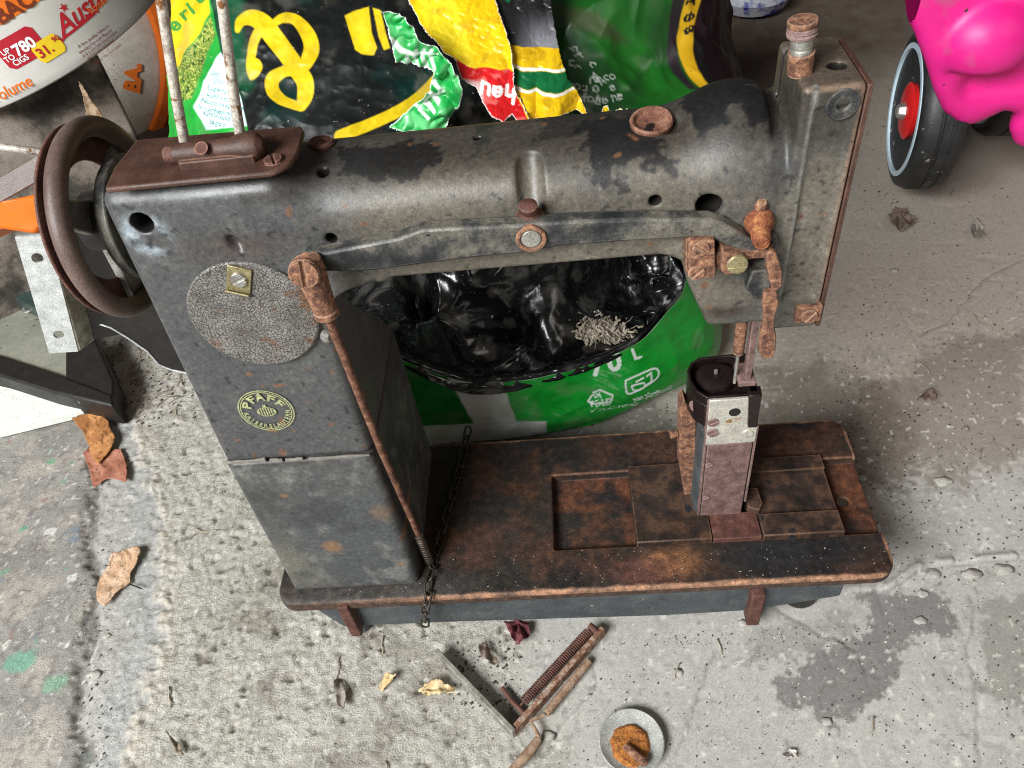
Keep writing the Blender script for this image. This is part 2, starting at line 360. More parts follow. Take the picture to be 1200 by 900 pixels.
C = mixc(C, (.25, .238, .225), left_m*.8); C = mixc(C, (.40, .36, .32), left_m*sst(.46, .66, nm)*.7); C = mixc(C, (.20, .19, .18), left_m*sst(.52, .66, fbm(P3, 22, 4, 81))*.7)
C = mixc(C, (.14, .13, .125), left_m*sst(.56, .72, nf)*.55)
C = mixc(C, (.10, .09, .08), lim*np.exp(-(dg/.008)**2)*.75*(.3+nf*1.2))
for k, (c, th) in enumerate([((.17, .30, .22), .80), ((.20, .23, .27), .80), ((.28, .20, .19), .79), ((.55, .55, .52), .76)]):
    C = mixc(C, c, left_m*lim*sst(th, th+.02, vnoise((P3+.006*nm[..., None])@_rot(k), 62, 200+k*9)*.8+.3*(nf-.3)))
for (x, y, r, c) in [(25, 775, .014, (.16, .34, .26)), (62, 800, .011, (.20, .34, .24)), (60, 622, .006, (.62, .62, .60)), (25, 620, .005, (.12, .33, .22)), (62, 540, .007, (.14, .33, .20))]:
    q = at(x, y, 'z', 0)[:2]; d = np.hypot((GX-q[0])*.8, (GY-q[1])*1.2)+.016*(nm-.5)+.008*(nf-.5)
    C = mixc(C, c, .85*(1-sst(r*.6, r, d)))
# damp stains, darker floor around the bed, cement seam and the rougher band at the right
def blotch(pts, c, k, wob=.03, soft=.0014, dz=0):
    q = np.array([at(x, y, 'z', 0)[:2] for x, y in pts]); d = inside(P2, q).reshape(GX.shape)+wob*(nm-.5)+wob*.8*(nf-.5)
    m = 1-sst(-soft, soft, d); return m*k, c, dz*m
for s_ in [blotch([(905, 800), (940, 775), (1010, 745), (1020, 700), (1070, 690), (1110, 690), (1115, 730), (1060, 760), (1045, 800), (1010, 845), (960, 850), (915, 830)], (.170, .165, .16), .88, .034),
           blotch([(1140, 815), (1165, 700), (1210, 690), (1210, 830)], (.24, .23, .21), .7, .03),
           blotch([(860, 780), (905, 730), (1000, 715), (1000, 740), (930, 770)], (.25, .245, .235), .6, .03),
           blotch([(1000, 470), (1090, 410), (1210, 380), (1210, 540), (1120, 560), (1010, 560)], (.21, .18, .155), .7, .05, .012, -.0006),
           blotch([(885, 430), (1010, 430), (1090, 520), (1000, 600), (880, 560)], (.13, .108, .088), .62, .07, .03),  # brown dirt with the machine's shadow painted in, at the bed's right rear
           blotch([(590, 480), (760, 470), (800, 500), (560, 520)], (.16, .14, .12), .6, .04, .02)]:  # darker strip of floor behind the bed
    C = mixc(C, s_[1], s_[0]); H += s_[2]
sm = pl([(1040, 692), (1075, 668), (1120, 662), (1160, 658), (1200, 655)], 0)
ds = GY-np.interp(GX, sm[:, 0], sm[:, 1])+.003*(nm-.5); sx = sst(.455, .475, GX)
H += sx*.0022*sst(-.002, .002, ds); H += sx*.0028*np.exp(-((ds-.003)/.004)**2)*sst(.45, .7, vnoise(P3, 75, 5))
C = mixc(C, (.13, .125, .12), sx*np.exp(-((ds+.001)/.0011)**2)*.6); C = mixc(C, (.46, .44, .41), sx*np.exp(-((ds-.004)/.004)**2)*.4)
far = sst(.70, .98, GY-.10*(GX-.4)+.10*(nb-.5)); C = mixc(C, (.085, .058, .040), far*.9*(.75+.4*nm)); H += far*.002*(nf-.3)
C = mixc(C, (.30, .265, .225), (1-far)*sst(.42, .66, GY+.1*(nb-.5))*.5); C = C*np.array([1.015, 1.0, .965])
near = 1-sst(.25, .55, GY); grit = near*sst(.84, .88, vnoise(P3, 260, 91)); C = mixc(C, (.10, .09, .08), grit*.35)
for pts_ in ([(630, 900), (660, 850), (700, 800), (690, 760)], [(840, 760), (800, 860), (790, 900)], [(1140, 700), (1136, 760), (1150, 830), (1145, 900)], [(1200, 300), (1150, 330), (1110, 380), (1080, 395)], [(890, 700), (960, 740), (1000, 760), (1012, 790)]):
    q_ = np.array([at(x, y, 'z', 0)[:2] for x, y in pts_]); dd_ = np.full(GX.size, 1e9); PW = (P2+np.stack([.010*(nm-.5)+.006*(nf-.5), .010*(fbm(P3, 60, 3, 7)-.5)], -1)).reshape(-1, 2)
    for a_, b_ in zip(q_[:-1], q_[1:]): e_ = b_-a_; t_ = np.clip(((PW-a_)@e_)/(e_@e_), 0, 1); dd_ = np.minimum(dd_, np.hypot(*(PW-a_-t_[:, None]*e_).T))
    dd_ = dd_.reshape(GX.shape); H -= .0012*np.exp(-(dd_/.0012)**2); C = mixc(C, (.15, .14, .13), np.exp(-(dd_/.0012)**2)*.45)
grit2 = near*sst(.87, .90, vnoise(P3, 260, 133)); C = mixc(C, (.60, .57, .52), grit2*.7); H += .0003*grit2
m_floor = M('concrete', [(.25, (.82, .82, .82)), (.5, (1, 1, 1)), (.75, (1.15, 1.14, 1.12))], s=330, rough=(.72, .95), bump=.8, bs=620, bd=.0020, attr=True, spec=.3, grain=.38, gs=1400, bump_attr='Rgh',
            specks=[((.12, .11, .10), 700, .74, .04)])
ny, nx = GX.shape; ii = np.arange(ny*nx).reshape(ny, nx)
FF = np.stack([ii[:-1, :-1], ii[:-1, 1:], ii[1:, 1:], ii[1:, :-1]], -1).reshape(-1, 4)
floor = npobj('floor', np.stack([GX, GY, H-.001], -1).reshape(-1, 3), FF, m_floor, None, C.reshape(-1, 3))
ra_ = floor.data.attributes.new('Rgh', 'FLOAT', 'POINT'); ra_.data.foreach_set('value', np.clip(.22+.78*np.maximum(rough_m, np.maximum(left_m*.7, .65*lim*(dr < 0)*(GX < 0))), 0, 1).astype(np.float32).ravel())
floor['kind'] = 'structure'
def floor_z(x, y):
    i = np.clip(np.searchsorted(gy, y), 0, ny-1); j = np.clip(np.searchsorted(gx, x), 0, nx-1); return float(H[i, j]-.001)

# ------------------------------------------------------------------ the sewing machine
mach = thing('sewing_machine', 'rusty dark grey industrial post-bed sewing machine standing on the concrete floor', 'sewing machine', (.24, .077, 0))
NF = unit((0, -1, .062))

# bed plate with the channel for the slide plates
def f_bed(x, y, z):
    q = np.sqrt(np.maximum(abs(x-.238)-.238+.016, 0)**2+np.maximum(abs(y-.077)-.077+.016, 0)**2)-.016
    d = smax(q, abs(z-.069)-.006, .003)
    cut = np.maximum(np.maximum(.222-x, abs(y-.074)-.037), .0665-z); d = smax(d, -cut, .0012)
    hole = np.maximum(np.sqrt((x-.4565)**2+(y-.073)**2)-.0042, -(z-.05)); return smax(d, -hole, .0008)
V, F = sdf_mesh(f_bed, (-.003, -.003, .060), (.479, .157, .0785), .0011)
n1 = fbm(V, 28, 4, 5); n2 = fbm(V, 110, 4, 15); n3 = fbm(V, 14, 3, 55)
C = np.ones((len(V), 3))*np.array([.018, .014, .011])
C = mixc(C, (.044, .021, .013), sst(.42, .62, n1)); C = mixc(C, (.095, .038, .018), sst(.54, .72, n3*.6+n2*.4)*.5)
C = mixc(C, (.012, .011, .011), sst(.50, .62, fbm(V, 20, 4, 99))*.85)
blob = lambda x, y, rx, ry: np.exp(-((V[:, 0]-x)/rx)**2-((V[:, 1]-y)/ry)**2)
C = mixc(C, (.30, .13, .045), np.clip(blob(.315, .021, .022, .010)*1.3*n2*1.6, 0, .9)); C = mixc(C, (.13, .05, .035), np.clip(blob(.29, .016, .03, .012)*1.6*n1, 0, .8))
C = mixc(C, (.013, .012, .012), np.clip(blob(.40, .022, .07, .013)*1.4*(.4+n2), 0, .95))
C = mixc(C, (.055, .05, .045), np.clip((1-sst(.12, .19, V[:, 0]))*(1-sst(.0, .03, V[:, 1]))*.9, 0, 1))
edge = np.minimum(np.minimum(V[:, 0], .476-V[:, 0]), np.minimum(V[:, 1], .154-V[:, 1]))
C = mixc(C, (.060, .034, .024), 1-sst(.0004, .0018, edge)); C = mixc(C, (.34, .18, .105), (1-sst(.0014, .0034, edge+.003*(n2-.5)))*(V[:, 2] > .0712)*sst(.02, .2, V[:, 0])*.85*sst(.3, .6, n1+.15))
rim = np.minimum(abs(V[:, 1]-.037), abs(V[:, 1]-.111)); C = mixc(C, (.16, .075, .04), (1-sst(.0004, .0016, rim))*(V[:, 0] > .22)*(V[:, 2] > .0735)*.7)
C = mixc(C, (.095, .034, .016), ((V[:, 0] > .2225) & (V[:, 2] < .0700) & (V[:, 2] > .0655)*(abs(V[:, 1]-.074) < .0365))*.85*sst(.38, .6, n2*.5+n1*.5))
npobj('bed_plate', V, F, m_bed, mach, C)
sk = [at(x, y, 'y', .006) for x, y in [(372, 716), (402, 735), (520, 730), (780, 722), (880, 716), (985, 699)]]
m = MB(); m.poly([(p[0], .006, p[2]) for p in sk]+[(sk[-1][0], .006, .0635), (sk[0][0], .006, .0635)], (0, .140, 0)); m.build('bed_skirt', m_skirt, mach, bevel=.002)
for x, y in ((.05, .03), (.42, .03), (.05, .125), (.42, .125)):
    MB().lathe([(.014, -.001), (.016, .004), (.013, .050)], (x, y, 0), (0, 0, 1), 20).build('foot', m_black, mach)
# hinge stubs at the front of the bed
for px_, w in ((402, .0075), (889, .0085)):
    a = at(px_, 716 if px_ < 500 else 702, 'y', -.003); b = at(px_+1, 747 if px_ < 500 else 733, 'y', -.003)
    MB().box((a[0]-w*.6, -.003, b[2]), (a[0]+w*.6, .010, a[2]+.004)).build('hinge_stub', m_rustred, mach, bevel=.0012)
a = at(420, 738, 'y', .012); MB().lathe([(.009, 0), (.0095, .006), (.006, .011)], (a[0], .022, a[2]), (0, -1, 0), 20).build('hinge_knob', m_skirt, mach, bevel=.001)

# slide plates
def plate(name, x0, x1, y0, y1, z0, z1, mt, bv=.0008): return MB().box((x0, y0, z0), (x1, y1, z1)).build(name, mt, mach, bevel=bv)
m_slide = M('slide_plate_rust', [(.34, (.010, .009, .008)), (.48, (.030, .017, .012)), (.60, (.085, .042, .022)), (.74, (.17, .085, .045))], s=60, edge=((.26, .135, .075), .0022), rough=(.45, .75), bump=.5, bs=700, bd=.0007, specks=[((.3, .24, .18), 450, .73, .04), ((.01, .01, .012), 60, .60, .08)])
plate('slide_plate', .287, .3455, .0358, .1115, .0668, .0810, m_slide)
plate('slide_plate', .3462, .3835, .0358, .0600, .0668, .0798, m_rustred)
plate('slide_plate', .3842, .4455, .0355, .0560, .0668, .0815, m_slide)
MB().poly([(.3842, .0562, .0668), (.4463, .0562, .0668), (.4463, .1125, .0668), (.3842, .1125, .0668)], (0, 0, .0105)).build('slide_plate', m_slide, mach, bevel=.0008)
MB().poly([(.3842, .0980, .0668), (.4466, .0980, .0668), (.4466, .1126, .0668), (.3842, .1126, .0668)], (0, 0, .0125)).build('slide_plate_strip', m_slide, mach, bevel=.0006)
MB().poly([(.3765, .060, .0668), (.3845, .0565, .0668), (.3885, .0625, .0668), (.3875, .078, .0668), (.3765, .078, .0668)], (0, 0, .0190)).build('latch', m_slide, mach, bevel=.0007)

# pedestal under the arm casting
P = [(.0120, .0125, ZB), (.1150, .0125, ZB), (.1150, .1500, ZB), (.0120, .1500, ZB), (.0105, fy(.2262), .2262), (.1125, fy(.2262), .2262), (.1125, .146, .2262), (.0105, .146, .2262)]
def f_ped(x, y, z):
    t = (z-ZB)/.1512; xc = .0635-.0018*t; y0 = .0125+.062*(z-ZB)
    return smax(rb([abs(x-xc)-(.0515-.0003*t), abs(y-(y0+.149)/2)-(.149-y0)/2, abs(z-.151)-.09], .007), np.maximum(z-.2262, ZB-.0005-z), .0030)
V, F = sdf_mesh(f_ped, (.006, .008, .072), (.120, .154, .230), .0014)
def paint(V, base, seed=0):
    n1 = fbm(V, 22, 5, 5+seed); n2 = fbm(V, 90, 4, 15+seed); n3 = fbm(V, 9, 3, 35+seed)
    C = np.ones((len(V), 3))*np.array(base)
    C = mixc(C, (.075, .072, .066), sst(.40, .65, n1)*.6); C = mixc(C, (.20, .195, .175), sst(.50, .75, n2)*.5*sst(.35, .6, n3))
    C = mixc(C, (.030, .031, .033), sst(.55, .7, fbm(V, 40, 4, 65+seed))*.6)
    return C, n1, n2, n3
C, n1, n2, n3 = paint(V, (.062, .067, .069))
C = mixc(C, (.17, .165, .13), np.clip(sst(.5, .7, n1)*(1-sst(.1, .2, V[:, 2]))*.55, 0, 1))
for (x, y, r, a) in ((390, 640, .010, .8), (333, 580, .003, 1), (475, 632, .006, .8), (448, 600, .012, .35), (470, 660, .004, .8)):
    q = onfront(x, y); d = np.hypot(V[:, 0]-q[0], V[:, 2]-q[2]); C = mixc(C, (.21, .115, .055), a*(1-sst(r*.3, r, d+.5*r*(n2-.5)))*(V[:, 1] < .06))
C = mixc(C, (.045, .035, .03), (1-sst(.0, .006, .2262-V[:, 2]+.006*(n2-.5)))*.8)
npobj('pedestal', V, F, m_cast, mach, C)
# ragged flakes of paint along the joint
m = MB(); rnd = random.Random(4)
for x0, x1, zz, hh in ((.0125, .041, .2278, .0035), (.043, .052, .2268, .003), (.054, .066, .2272, .002), (.070, .111, .2270, .0016)):
    n = 7; xs = np.linspace(x0, x1, n); up = [(x, fy(.227)-.0004, zz+hh*(.6+.5*rnd.random())) for x in xs]; lo = [(x, fy(.227)-.0004, zz-.0008*rnd.random()) for x in xs[::-1]]
    m.poly(lo+up, (0, -.0014, .0002))
m.build('joint_flakes', plain('flaked_filler', (.20, .185, .16), .8, var=.4, s=150), mach, bevel=.0003)

# the cast arm, column and head
HX0, HX1 = .3588, .3868; HZ0, HZ1 = .3045, .4490
holes = [(*onfront(166, 262)[[0, 2]], .0058, .03), (*at(388, 281, 'y', .031)[[0, 2]], .0030, .03), (*at(768, 237, 'y', .031)[[0, 2]], .0030, .025), (*at(831, 240, 'y', .031)[[0, 2]], .0066, .03)]
GRX = at(621, 215, 'y', .033)[0]
def f_cast(x, y, z):
    yy = y-.062*(z-ZB); xl = .0107+.030*np.maximum(z-.2275, 0)
    yb = .147-.079*sst(.215, .345, z); col = rb([abs(x-(xl+.1130)/2)-(.1130-xl)/2, abs(y-(fy(z)+yb)/2)-(yb-fy(z))/2, abs(z-.3145)-.1130], .009)
    col = smax(col, .2275-z, .002)
    def band(y0, y1, z1, r): return rb([abs(y-(y0+y1)/2)-(y1-y0)/2, abs(z-(z1+.20)/2)-(z1-.20)/2], r)
    arm = smax(band(.031, .101, .4208, .026), .362-z, .006); arm = smax(arm, np.maximum(.06-x, x-.372), .01)
    fil = np.maximum(np.maximum(x-.150, .325-z), np.maximum(.1-x, z-.37)); fil = smax(fil, -(np.sqrt(((x-.1545)*.62)**2+(z-.3350)**2)-.0270), .002); fil = np.maximum(fil, abs(y-.060)-.030); d = smin(smin(col, arm, .022), fil, .006); d = smax(d, np.minimum(fy(z), .031)-y, .003)
    hump = np.sqrt(((x-.338)/.030)**2+((y-.067)/.0350)**2+((z-.398)/.0365)**2); d = smin(d, (hump-1)*.030, .016)
    lo = rb([abs(x-.3490)-.0378, abs(y-.064)-.030, abs(z-.346)-.0400], .005)
    lo = smax(lo, (.3125-x)*.93+(.344-z)*.36, .004); lo = smax(lo, (.3095-x), .004)
    d = smin(d, lo, .016)
    up = rb([abs(x-(HX0+HX1)/2)-(HX1-HX0)/2, abs(y-.0555)-.0255, abs(z-(HZ0+HZ1)/2)-(HZ1-HZ0)/2], .0028); d = smin(d, up, .0035)
    d = smax(d, -rb([abs(x-.3745)-.0092, abs(y-.0295)-.0026, abs(z-.383)-.056], .002), .002)      # sunk panel on the head
    d = smax(d, -rb([abs(x-.3545)-.0034, abs(y-.058)-.05, abs(z-.450)-.030], .002), .003)         # slot between head and arm
    tg = np.clip(((y-.0285)*.018+(z-.396)*.022)/(.018**2+.022**2), 0, 1); d = smax(d, -(np.sqrt((x-GRX)**2+(y-.0265-.018*tg)**2+(z-.398-.022*tg)**2)-.0066), .002)
    q = onfront(276, 283); d = smax(d, -(np.sqrt((x-q[0]+.3*(z-q[2]))**2*2.5+(y-q[1]+.002)**2+(z-q[2])**2)-.0045), .004)
    q = oc; d = smax(d, -(np.sqrt((x-q[0]-.008)**2+(y-q[1])**2+(z-q[2]-.004)**2)-.008), .003)
    for hx, hz, r, dp in holes: d = smax(d, -np.maximum(np.sqrt((x-hx)**2+(z-hz)**2)-r, y-.031-dp), .0012)
    for hx, hy, r in tops: d = smax(d, -np.maximum(np.sqrt((x-hx)**2+(y-hy)**2)-r, .40-z), .001)
    return d
oc = at(764, 147, 'z', .4225)
tops = [(*at(377, 196, 'z', .4225)[:2], .0030), (*at(560, 157, 'z', .4225)[:2], .0020), (*at(981, 76, 'z', HZ1)[:2], .0042), (*at(921, 58, 'z', HZ1)[:2], .0016)]
V, F = sdf_mesh(f_cast, (.004, .022, .222), (.392, .136, .4525), .00115)
def oncast(px_, py_):                        # photo point -> point and normal on the casting
    d = unit(AF+AR*(px_-600)/CF-AU*(py_-450)/CF); t = .2
    f = lambda p: float(f_cast(np.array(p[0]), np.array(p[1]), np.array(p[2])))
    for _ in range(120):
        p = CPOS+d*t; s = f(p)
        if s < 2e-5: break
        t += max(s*.7, 2e-5)
    e = 4e-4; g = np.array([f(p+e*v)-f(p-e*v) for v in np.eye(3)]); return p, unit(g)
C, n1, n2, n3 = paint(V, (.080, .076, .069), 7)
x, y, z = V.T
colm = 1-sst(.10, .17, x+.02*(n1-.5)-.25*np.maximum(z-.37, 0))
C = mixc(C, (.064, .067, .069), colm*.75); C = mixc(C, (.135, .117, .090), (1-colm)*sst(.36, .56, n1*.6+n3*.4)*.85)
C = mixc(C, (.165, .150, .122), (z < .385)*(z > .355)*(1-colm)*sst(.4, .6, n2)*.6)
topm = sst(.016, .030, (z-.388)+.22*(y-.06)+.010*(n1-.5))
C = mixc(C, (.030, .025, .020), topm*.78*(x > .09))
def patch(x0, x1, y0, y1, k, c=(.0075, .0078, .0085), w=.024):
    global C
    d = np.maximum(abs(x-(x0+x1)/2)-(x1-x0)/2, abs(y-(y0+y1)/2)-(y1-y0)/2)+w*(n2-.5)+.010*(n1-.5)+.008*(fbm(V, 330, 2, 3)-.5)
    C = mixc(C, c, k*(1-sst(-.0012, .0012, d))*(z > .395))
patch(.135, .19, .044, .070, .85); patch(.205, .215, .05, .12, .5, (.010, .016, .014)); patch(.262, .300, .040, .075, .9); patch(.318, .346, .048, .10, .95); patch(.24, .30, .060, .12, .6)
C = mixc(C, (.055, .030, .022), np.exp(-((x-.075)/.030)**2-((z-.392)/.008)**2)*(y < .05)*.8*n1*1.6)
q = onfront(172, 275); d = np.hypot(x-q[0], (z-q[2])); C = mixc(C, (.36, .42, .46), (y < .05)*np.exp(-((d-.0085)/.004)**2)*sst(.40, .62, n2)*.75)
edgeh = np.minimum(np.maximum(abs(x-HX1), abs(z-HZ1)), np.maximum(abs(y-.030), abs(z-HZ1))); edgeh = np.minimum(edgeh, np.maximum(abs(x-HX1), abs(y-.030))); C = mixc(C, (.24, .15, .10), (x > .356)*(1-sst(.0010, .0030, edgeh+.002*(n2-.5)))*.8); C = mixc(C, (.13, .095, .07), (z > HZ1-.0022)*.5)
C = mixc(C, (.24, .235, .22), np.exp(-((x-.3645)/.0012)**2)*(y < .034)*(z > .33)*.8)
C = mixc(C, (.035, .022, .018), np.exp(-((x-.336)/.016)**2-((z-.318)/.005)**2)*(y < .05)*1.0*sst(.3, .5, n2))
inh = np.zeros(len(V))
for hx, hz, r, dp in holes: inh = np.maximum(inh, (np.hypot(x-hx, z-hz) < r+.0004)*(y > .0322))
for hx, hy, r in tops: inh = np.maximum(inh, (np.hypot(x-hx, y-hy) < r+.0004)*(z < .4485))*1.
C = mixc(C, (.006, .005, .004), inh*.9)  # hole walls painted near black to give the shade inside
spot = sst(.85, .88, vnoise(V@_rot(3), 190, 41))*sst(.5, .6, n1); C = mixc(C, (.17, .075, .035), spot*.7); chip = sst(.84, .88, vnoise(V@_rot(5), 300, 43)); C = mixc(C, (.012, .012, .013), chip*.7)
npobj('arm_casting', V, F, m_cast, mach, C)

# round cover on the column
cc = onfront(298.5, 367); m = MB()
m.lathe([(.0362, -.001), (.0362, .0026), (.0352, .0034), (.012, .0036), (.0, .0036)], cc, NF, 72); cov = m.build('round_cover', m_crack, mach, smooth=30)
m = MB(); T = np.array([1, 0, 0]); Bv = np.cross(NF, T); Bv = Bv if Bv[2] > 0 else -Bv
q = onfront(280, 330, .0042); T0, B0 = T, Bv; ca_, sa_ = math.cos(.38), math.sin(.38); T, Bv = T0*ca_-B0*sa_, B0*ca_+T0*sa_
m.obox(q+Bv*.001, (T, Bv, NF), (.0064, .0086, .0006)); m.obox(q-Bv*.0076+NF*.001, (T, unit(Bv+NF*1.2), unit(NF-Bv*1.2)), (.0064, .0030, .0006))
m.build('cover_clip', m_brass, cov, bevel=.0004)
screw(cov, 'screw', q+Bv*.002+NF*.0006, NF, .0044, .0018, .35, m_steel)
T, Bv = T0, B0
MB().lathe([(.004, 0), (.0045, .003), (.003, .005)], onfront(381, 392), unit((1, -.6, 0)), 14).build('cover_pin', m_steel, cov)

# lettering helpers
_tc = {}
def glyphs(s, bold=0., shear=0.):
    k = (s, bold, shear)
    if k not in _tc:
        cu = bpy.data.curves.new('t', 'FONT'); cu.body = s; cu.size = 1; cu.offset = bold; cu.shear = shear; cu.resolution_u = 3
        o = bpy.data.objects.new('t', cu); COL.objects.link(o); dg = bpy.context.evaluated_depsgraph_get()
        me = o.evaluated_get(dg).to_mesh(); me.calc_loop_triangles()
        v = np.array([v.co[:2] for v in me.vertices]) if len(me.vertices) else np.zeros((0, 2)); f = [tuple(t.vertices) for t in me.loop_triangles]
        o.evaluated_get(dg).to_mesh_clear(); bpy.data.objects.remove(o); bpy.data.curves.remove(cu); _tc[k] = (v, f)
    return _tc[k]
def badge():
    c = onfront(312, 481.5, .0003); m = MB(); r = .0176
    up = lambda u, v: c+T*u+Bv*v+NF*.00008
    def ring(r0, r1):
        n = 64; V_ = [up(q*math.cos(2*math.pi*k/n), q*math.sin(2*math.pi*k/n)) for q in (r0, r1) for k in range(n)]
        m.add(V_, [(k, (k+1) % n, n+(k+1) % n, n+k) for k in range(n)])
    ring(r*.955, r); ring(r*.88, r*.915)
    def arc(s, R_, size, a0, a1, flip, bold):
        for k, ch in enumerate(s):
            a = math.radians(a0+(a1-a0)*k/(len(s)-1)); v, f = glyphs(ch, bold)
            w = v[:, 0].max()/2 if len(v) else 0; V_ = []
            for p in v:
                u_, v_ = (p[0]-w)*size, p[1]*size
                rr = R_+v_ if not flip else R_-v_
                aa = a-u_/R_ if not flip else a+u_/R_
                V_.append(up(rr*math.cos(aa), rr*math.sin(aa)))
            m.add(V_, f)
    arc('PFAFF', r*.53, .0078, 152, 28, False, .045); arc('KAISERSLAUTERN', r*.85, .0044, 188, 352, True, .03)
    for k in range(7):                      # hatched emblem with a little crown
        t = -.0048+k*.0016; h = .0034*math.sqrt(max(0, 1-(t/.0064)**2))
        m.add([up(t-.0004, -h-.0008), up(t+.0004, -h-.0008), up(t+.0004, h-.0008), up(t-.0004, h-.0008)], [(0, 1, 2, 3)])
    n = 40
    V_ = [up(q*.0062*math.cos(2*math.pi*k/n), q*.0040*math.sin(2*math.pi*k/n)-.0008) for q in (.86, 1.) for k in range(n)]; m.add(V_, [(k, (k+1) % n, n+(k+1) % n, n+k) for k in range(n)])
    m.add([up(-.0012, .0034), up(.0012, .0034), up(.0007, .0058), up(0, .0046), up(-.0007, .0058)], [(0, 1, 2, 3, 4)])
    o = m.build('badge', m_gold, mach, smooth=0); o['label'] = 'faded yellow oval maker badge printed on the column'
badge()

# top cover with hinge and the two spool pins
tp = [at(x, y, 'z', .4345) for x, y in [(122, 221), (133, 196), (160, 163), (240, 156), (352, 147), (356, 153), (349, 178), (340, 190), (326, 198), (316, 202)]]
m = MB(); m.poly(tp, (0, 0, -.0032)); tcov = m.build('top_cover', m_rustbrown, mach, bevel=.0012)
a = at(203, 181, 'z', .4395); b = at(292, 173, 'z', .4395); b[1] = a[1]
ka = MB().lathe([(.0040, 0), (.0052, .001), (.0052, .030), (.0066, .034), (.0072, .039), (.0062, .044), (.003, .047)], a, (1, 0, 0), 24); ka.box((a[0]+.004, a[1]-.0072, .4335), (a[0]+.042, a[1]+.006, .4385)); kn = ka.build('hinge', m_rustbrown, tcov, bevel=.0006)
MB().lathe([(.0034, -.0040), (.0042, -.0030), (.0042, .0005)], a, (1, 0, 0), 18).build('hinge_pin', m_rustred, tcov)
MB().lathe([(.0028, 0), (.0034, .001), (.0034, .0012)], a+np.array([.018, -.0052, .0040]), (0, -.6, .8), 14).build('screw', m_rustred, tcov)
screw(tcov, 'screw', at(321, 190, 'z', .4340), (0, 0, 1), .0046, .0022, .4, m_rustred)
for bx, by, tx, ty in ((214, 163, 184, -30), (280, 158, 256, -30)):
    p = at(bx, by, 'z', .4425); q = at(tx, ty, 'y', p[1]-.004)
    MB().tube([p-np.array([0, 0, .003]), lerp(p, q, .3), lerp(p, q, .7), q+(q-p)*.1], [.0026, .0025, .0024, .0024], 12).build('spool_pin', m_pin, mach)
p, n_ = oncast(377, 170); MB().lathe([(.0022, .0), (.0066, -.001), (.0070, .0015), (.0060, .0028), (.0034, .0024), (.0022, .0004)], p, n_, 24).build('bushing', m_rustred, mach)
p, n_ = oncast(764, 150); MB().lathe([(.0070, -.008), (.0084, -.002), (.0104, .0010), (.0108, .0040), (.0100, .0050), (.0090, .0046), (.0082, .0022), (.0030, .0013), (.0018, .0008), (0, .0008)], p+np.array([0, .003, -.001]), unit((0, -.16, 1)), 36).build('oil_cup', M('cup_rust', [(.3, (.07, .025, .014)), (.5, (.17, .07, .04)), (.75, (.36, .20, .13))], s=130, rough=(.6, .85), bump=.5, bs=800), mach)

# presser lifter lever along the arm
yl = .0175
lt = [(352, 301), (362, 296), (377, 297), (420, 289), (467, 280), (493, 270), (540, 267), (610, 264), (667, 259.5), (750, 257), (833, 257), (850, 263), (867, 273), (883, 283), (897, 281), (909, 277), (915, 284), (911, 292), (896, 298), (873, 296), (852, 289), (835, 281), (816, 278.5), (740, 283), (655, 289), (610, 297), (540, 304), (480, 312), (440, 317.5), (380, 319), (362, 320), (351, 312)]
LP = [at(x, y, 'y', yl) for x, y in lt]; m = MB(); m.poly(LP, (0, .0085, 0)); lev = m.build('lifter_lever', m_lever, mach, bevel=.0014)
p = at(622.5, 280, 'y', yl-.001); MB().ring(.0054, .0077, .0032, p+np.array([0, .0024, 0]), (0, -1, 0)).build('pivot_ring', m_rust, lev, bevel=.0006)
MB().lathe([(.0054, 0), (.0054, .0036), (.0046, .0046), (0, .0050)], p+np.array([0, .004, 0]), (0, -1, 0), 28).build('pivot_bolt', m_steel, lev)
p = at(621, 256, 'y', .026); MB().lathe([(.0078, -.004), (.0074, .001), (.0050, .0025), (.0040, .005), (.0046, .0065), (.0046, .0095), (.0034, .0105), (0, .0108)], p, unit((0, -.25, 1)), 20).build('stop_bolt', m_rustred, lev)
# pull rod
kp = [at(x, y, 'y', .0115) for x, y in [(357, 306), (363, 318), (372, 340), (382, 365)]]
m = MB(); m.tube(kp, [.0084, .0082, .0070, .0062], 16); m.tube([kp[3]-unit(kp[3]-kp[2])*.0015, kp[3]+unit(kp[3]-kp[2])*.003], [.0070, .0066], 16); kno = m.build('rod_knuckle', m_rust, mach, bevel=.0008)
screw(kno, 'screw', at(357, 319, 'y', .0032), unit((0, -1, .12)), .0078, .003, 1.45, m_rust, .13)
m_rod = M('rod_rust', [(.30, (.04, .016, .010)), (.46, (.11, .045, .026)), (.60, (.22, .10, .06)), (.75, (.34, .20, .14))], s=150, rough=(.55, .8), bump=.6, bs=800, metal=.1)
ra = kp[3]; rbp = at(503, 657, 'z', .0815); dv = unit(rbp-ra); Lr = np.linalg.norm(rbp-ra)
MB().tube([ra, ra+dv*Lr*.45+np.array([-.0015, 0, 0]), ra+dv*Lr*.84, rbp], [.0026, .0024, .0023, .0016], 10).build('pull_rod', m_rod, mach)
fa, fb, _ = frame(dv); hp = [ra+dv*(Lr*(.845+.155*t/150))+.0031*(math.cos(t*.62)*fa+math.sin(t*.62)*fb) for t in range(150)]
MB().tube(hp, .0006, 5).build('rod_spring', m_chain, mach)

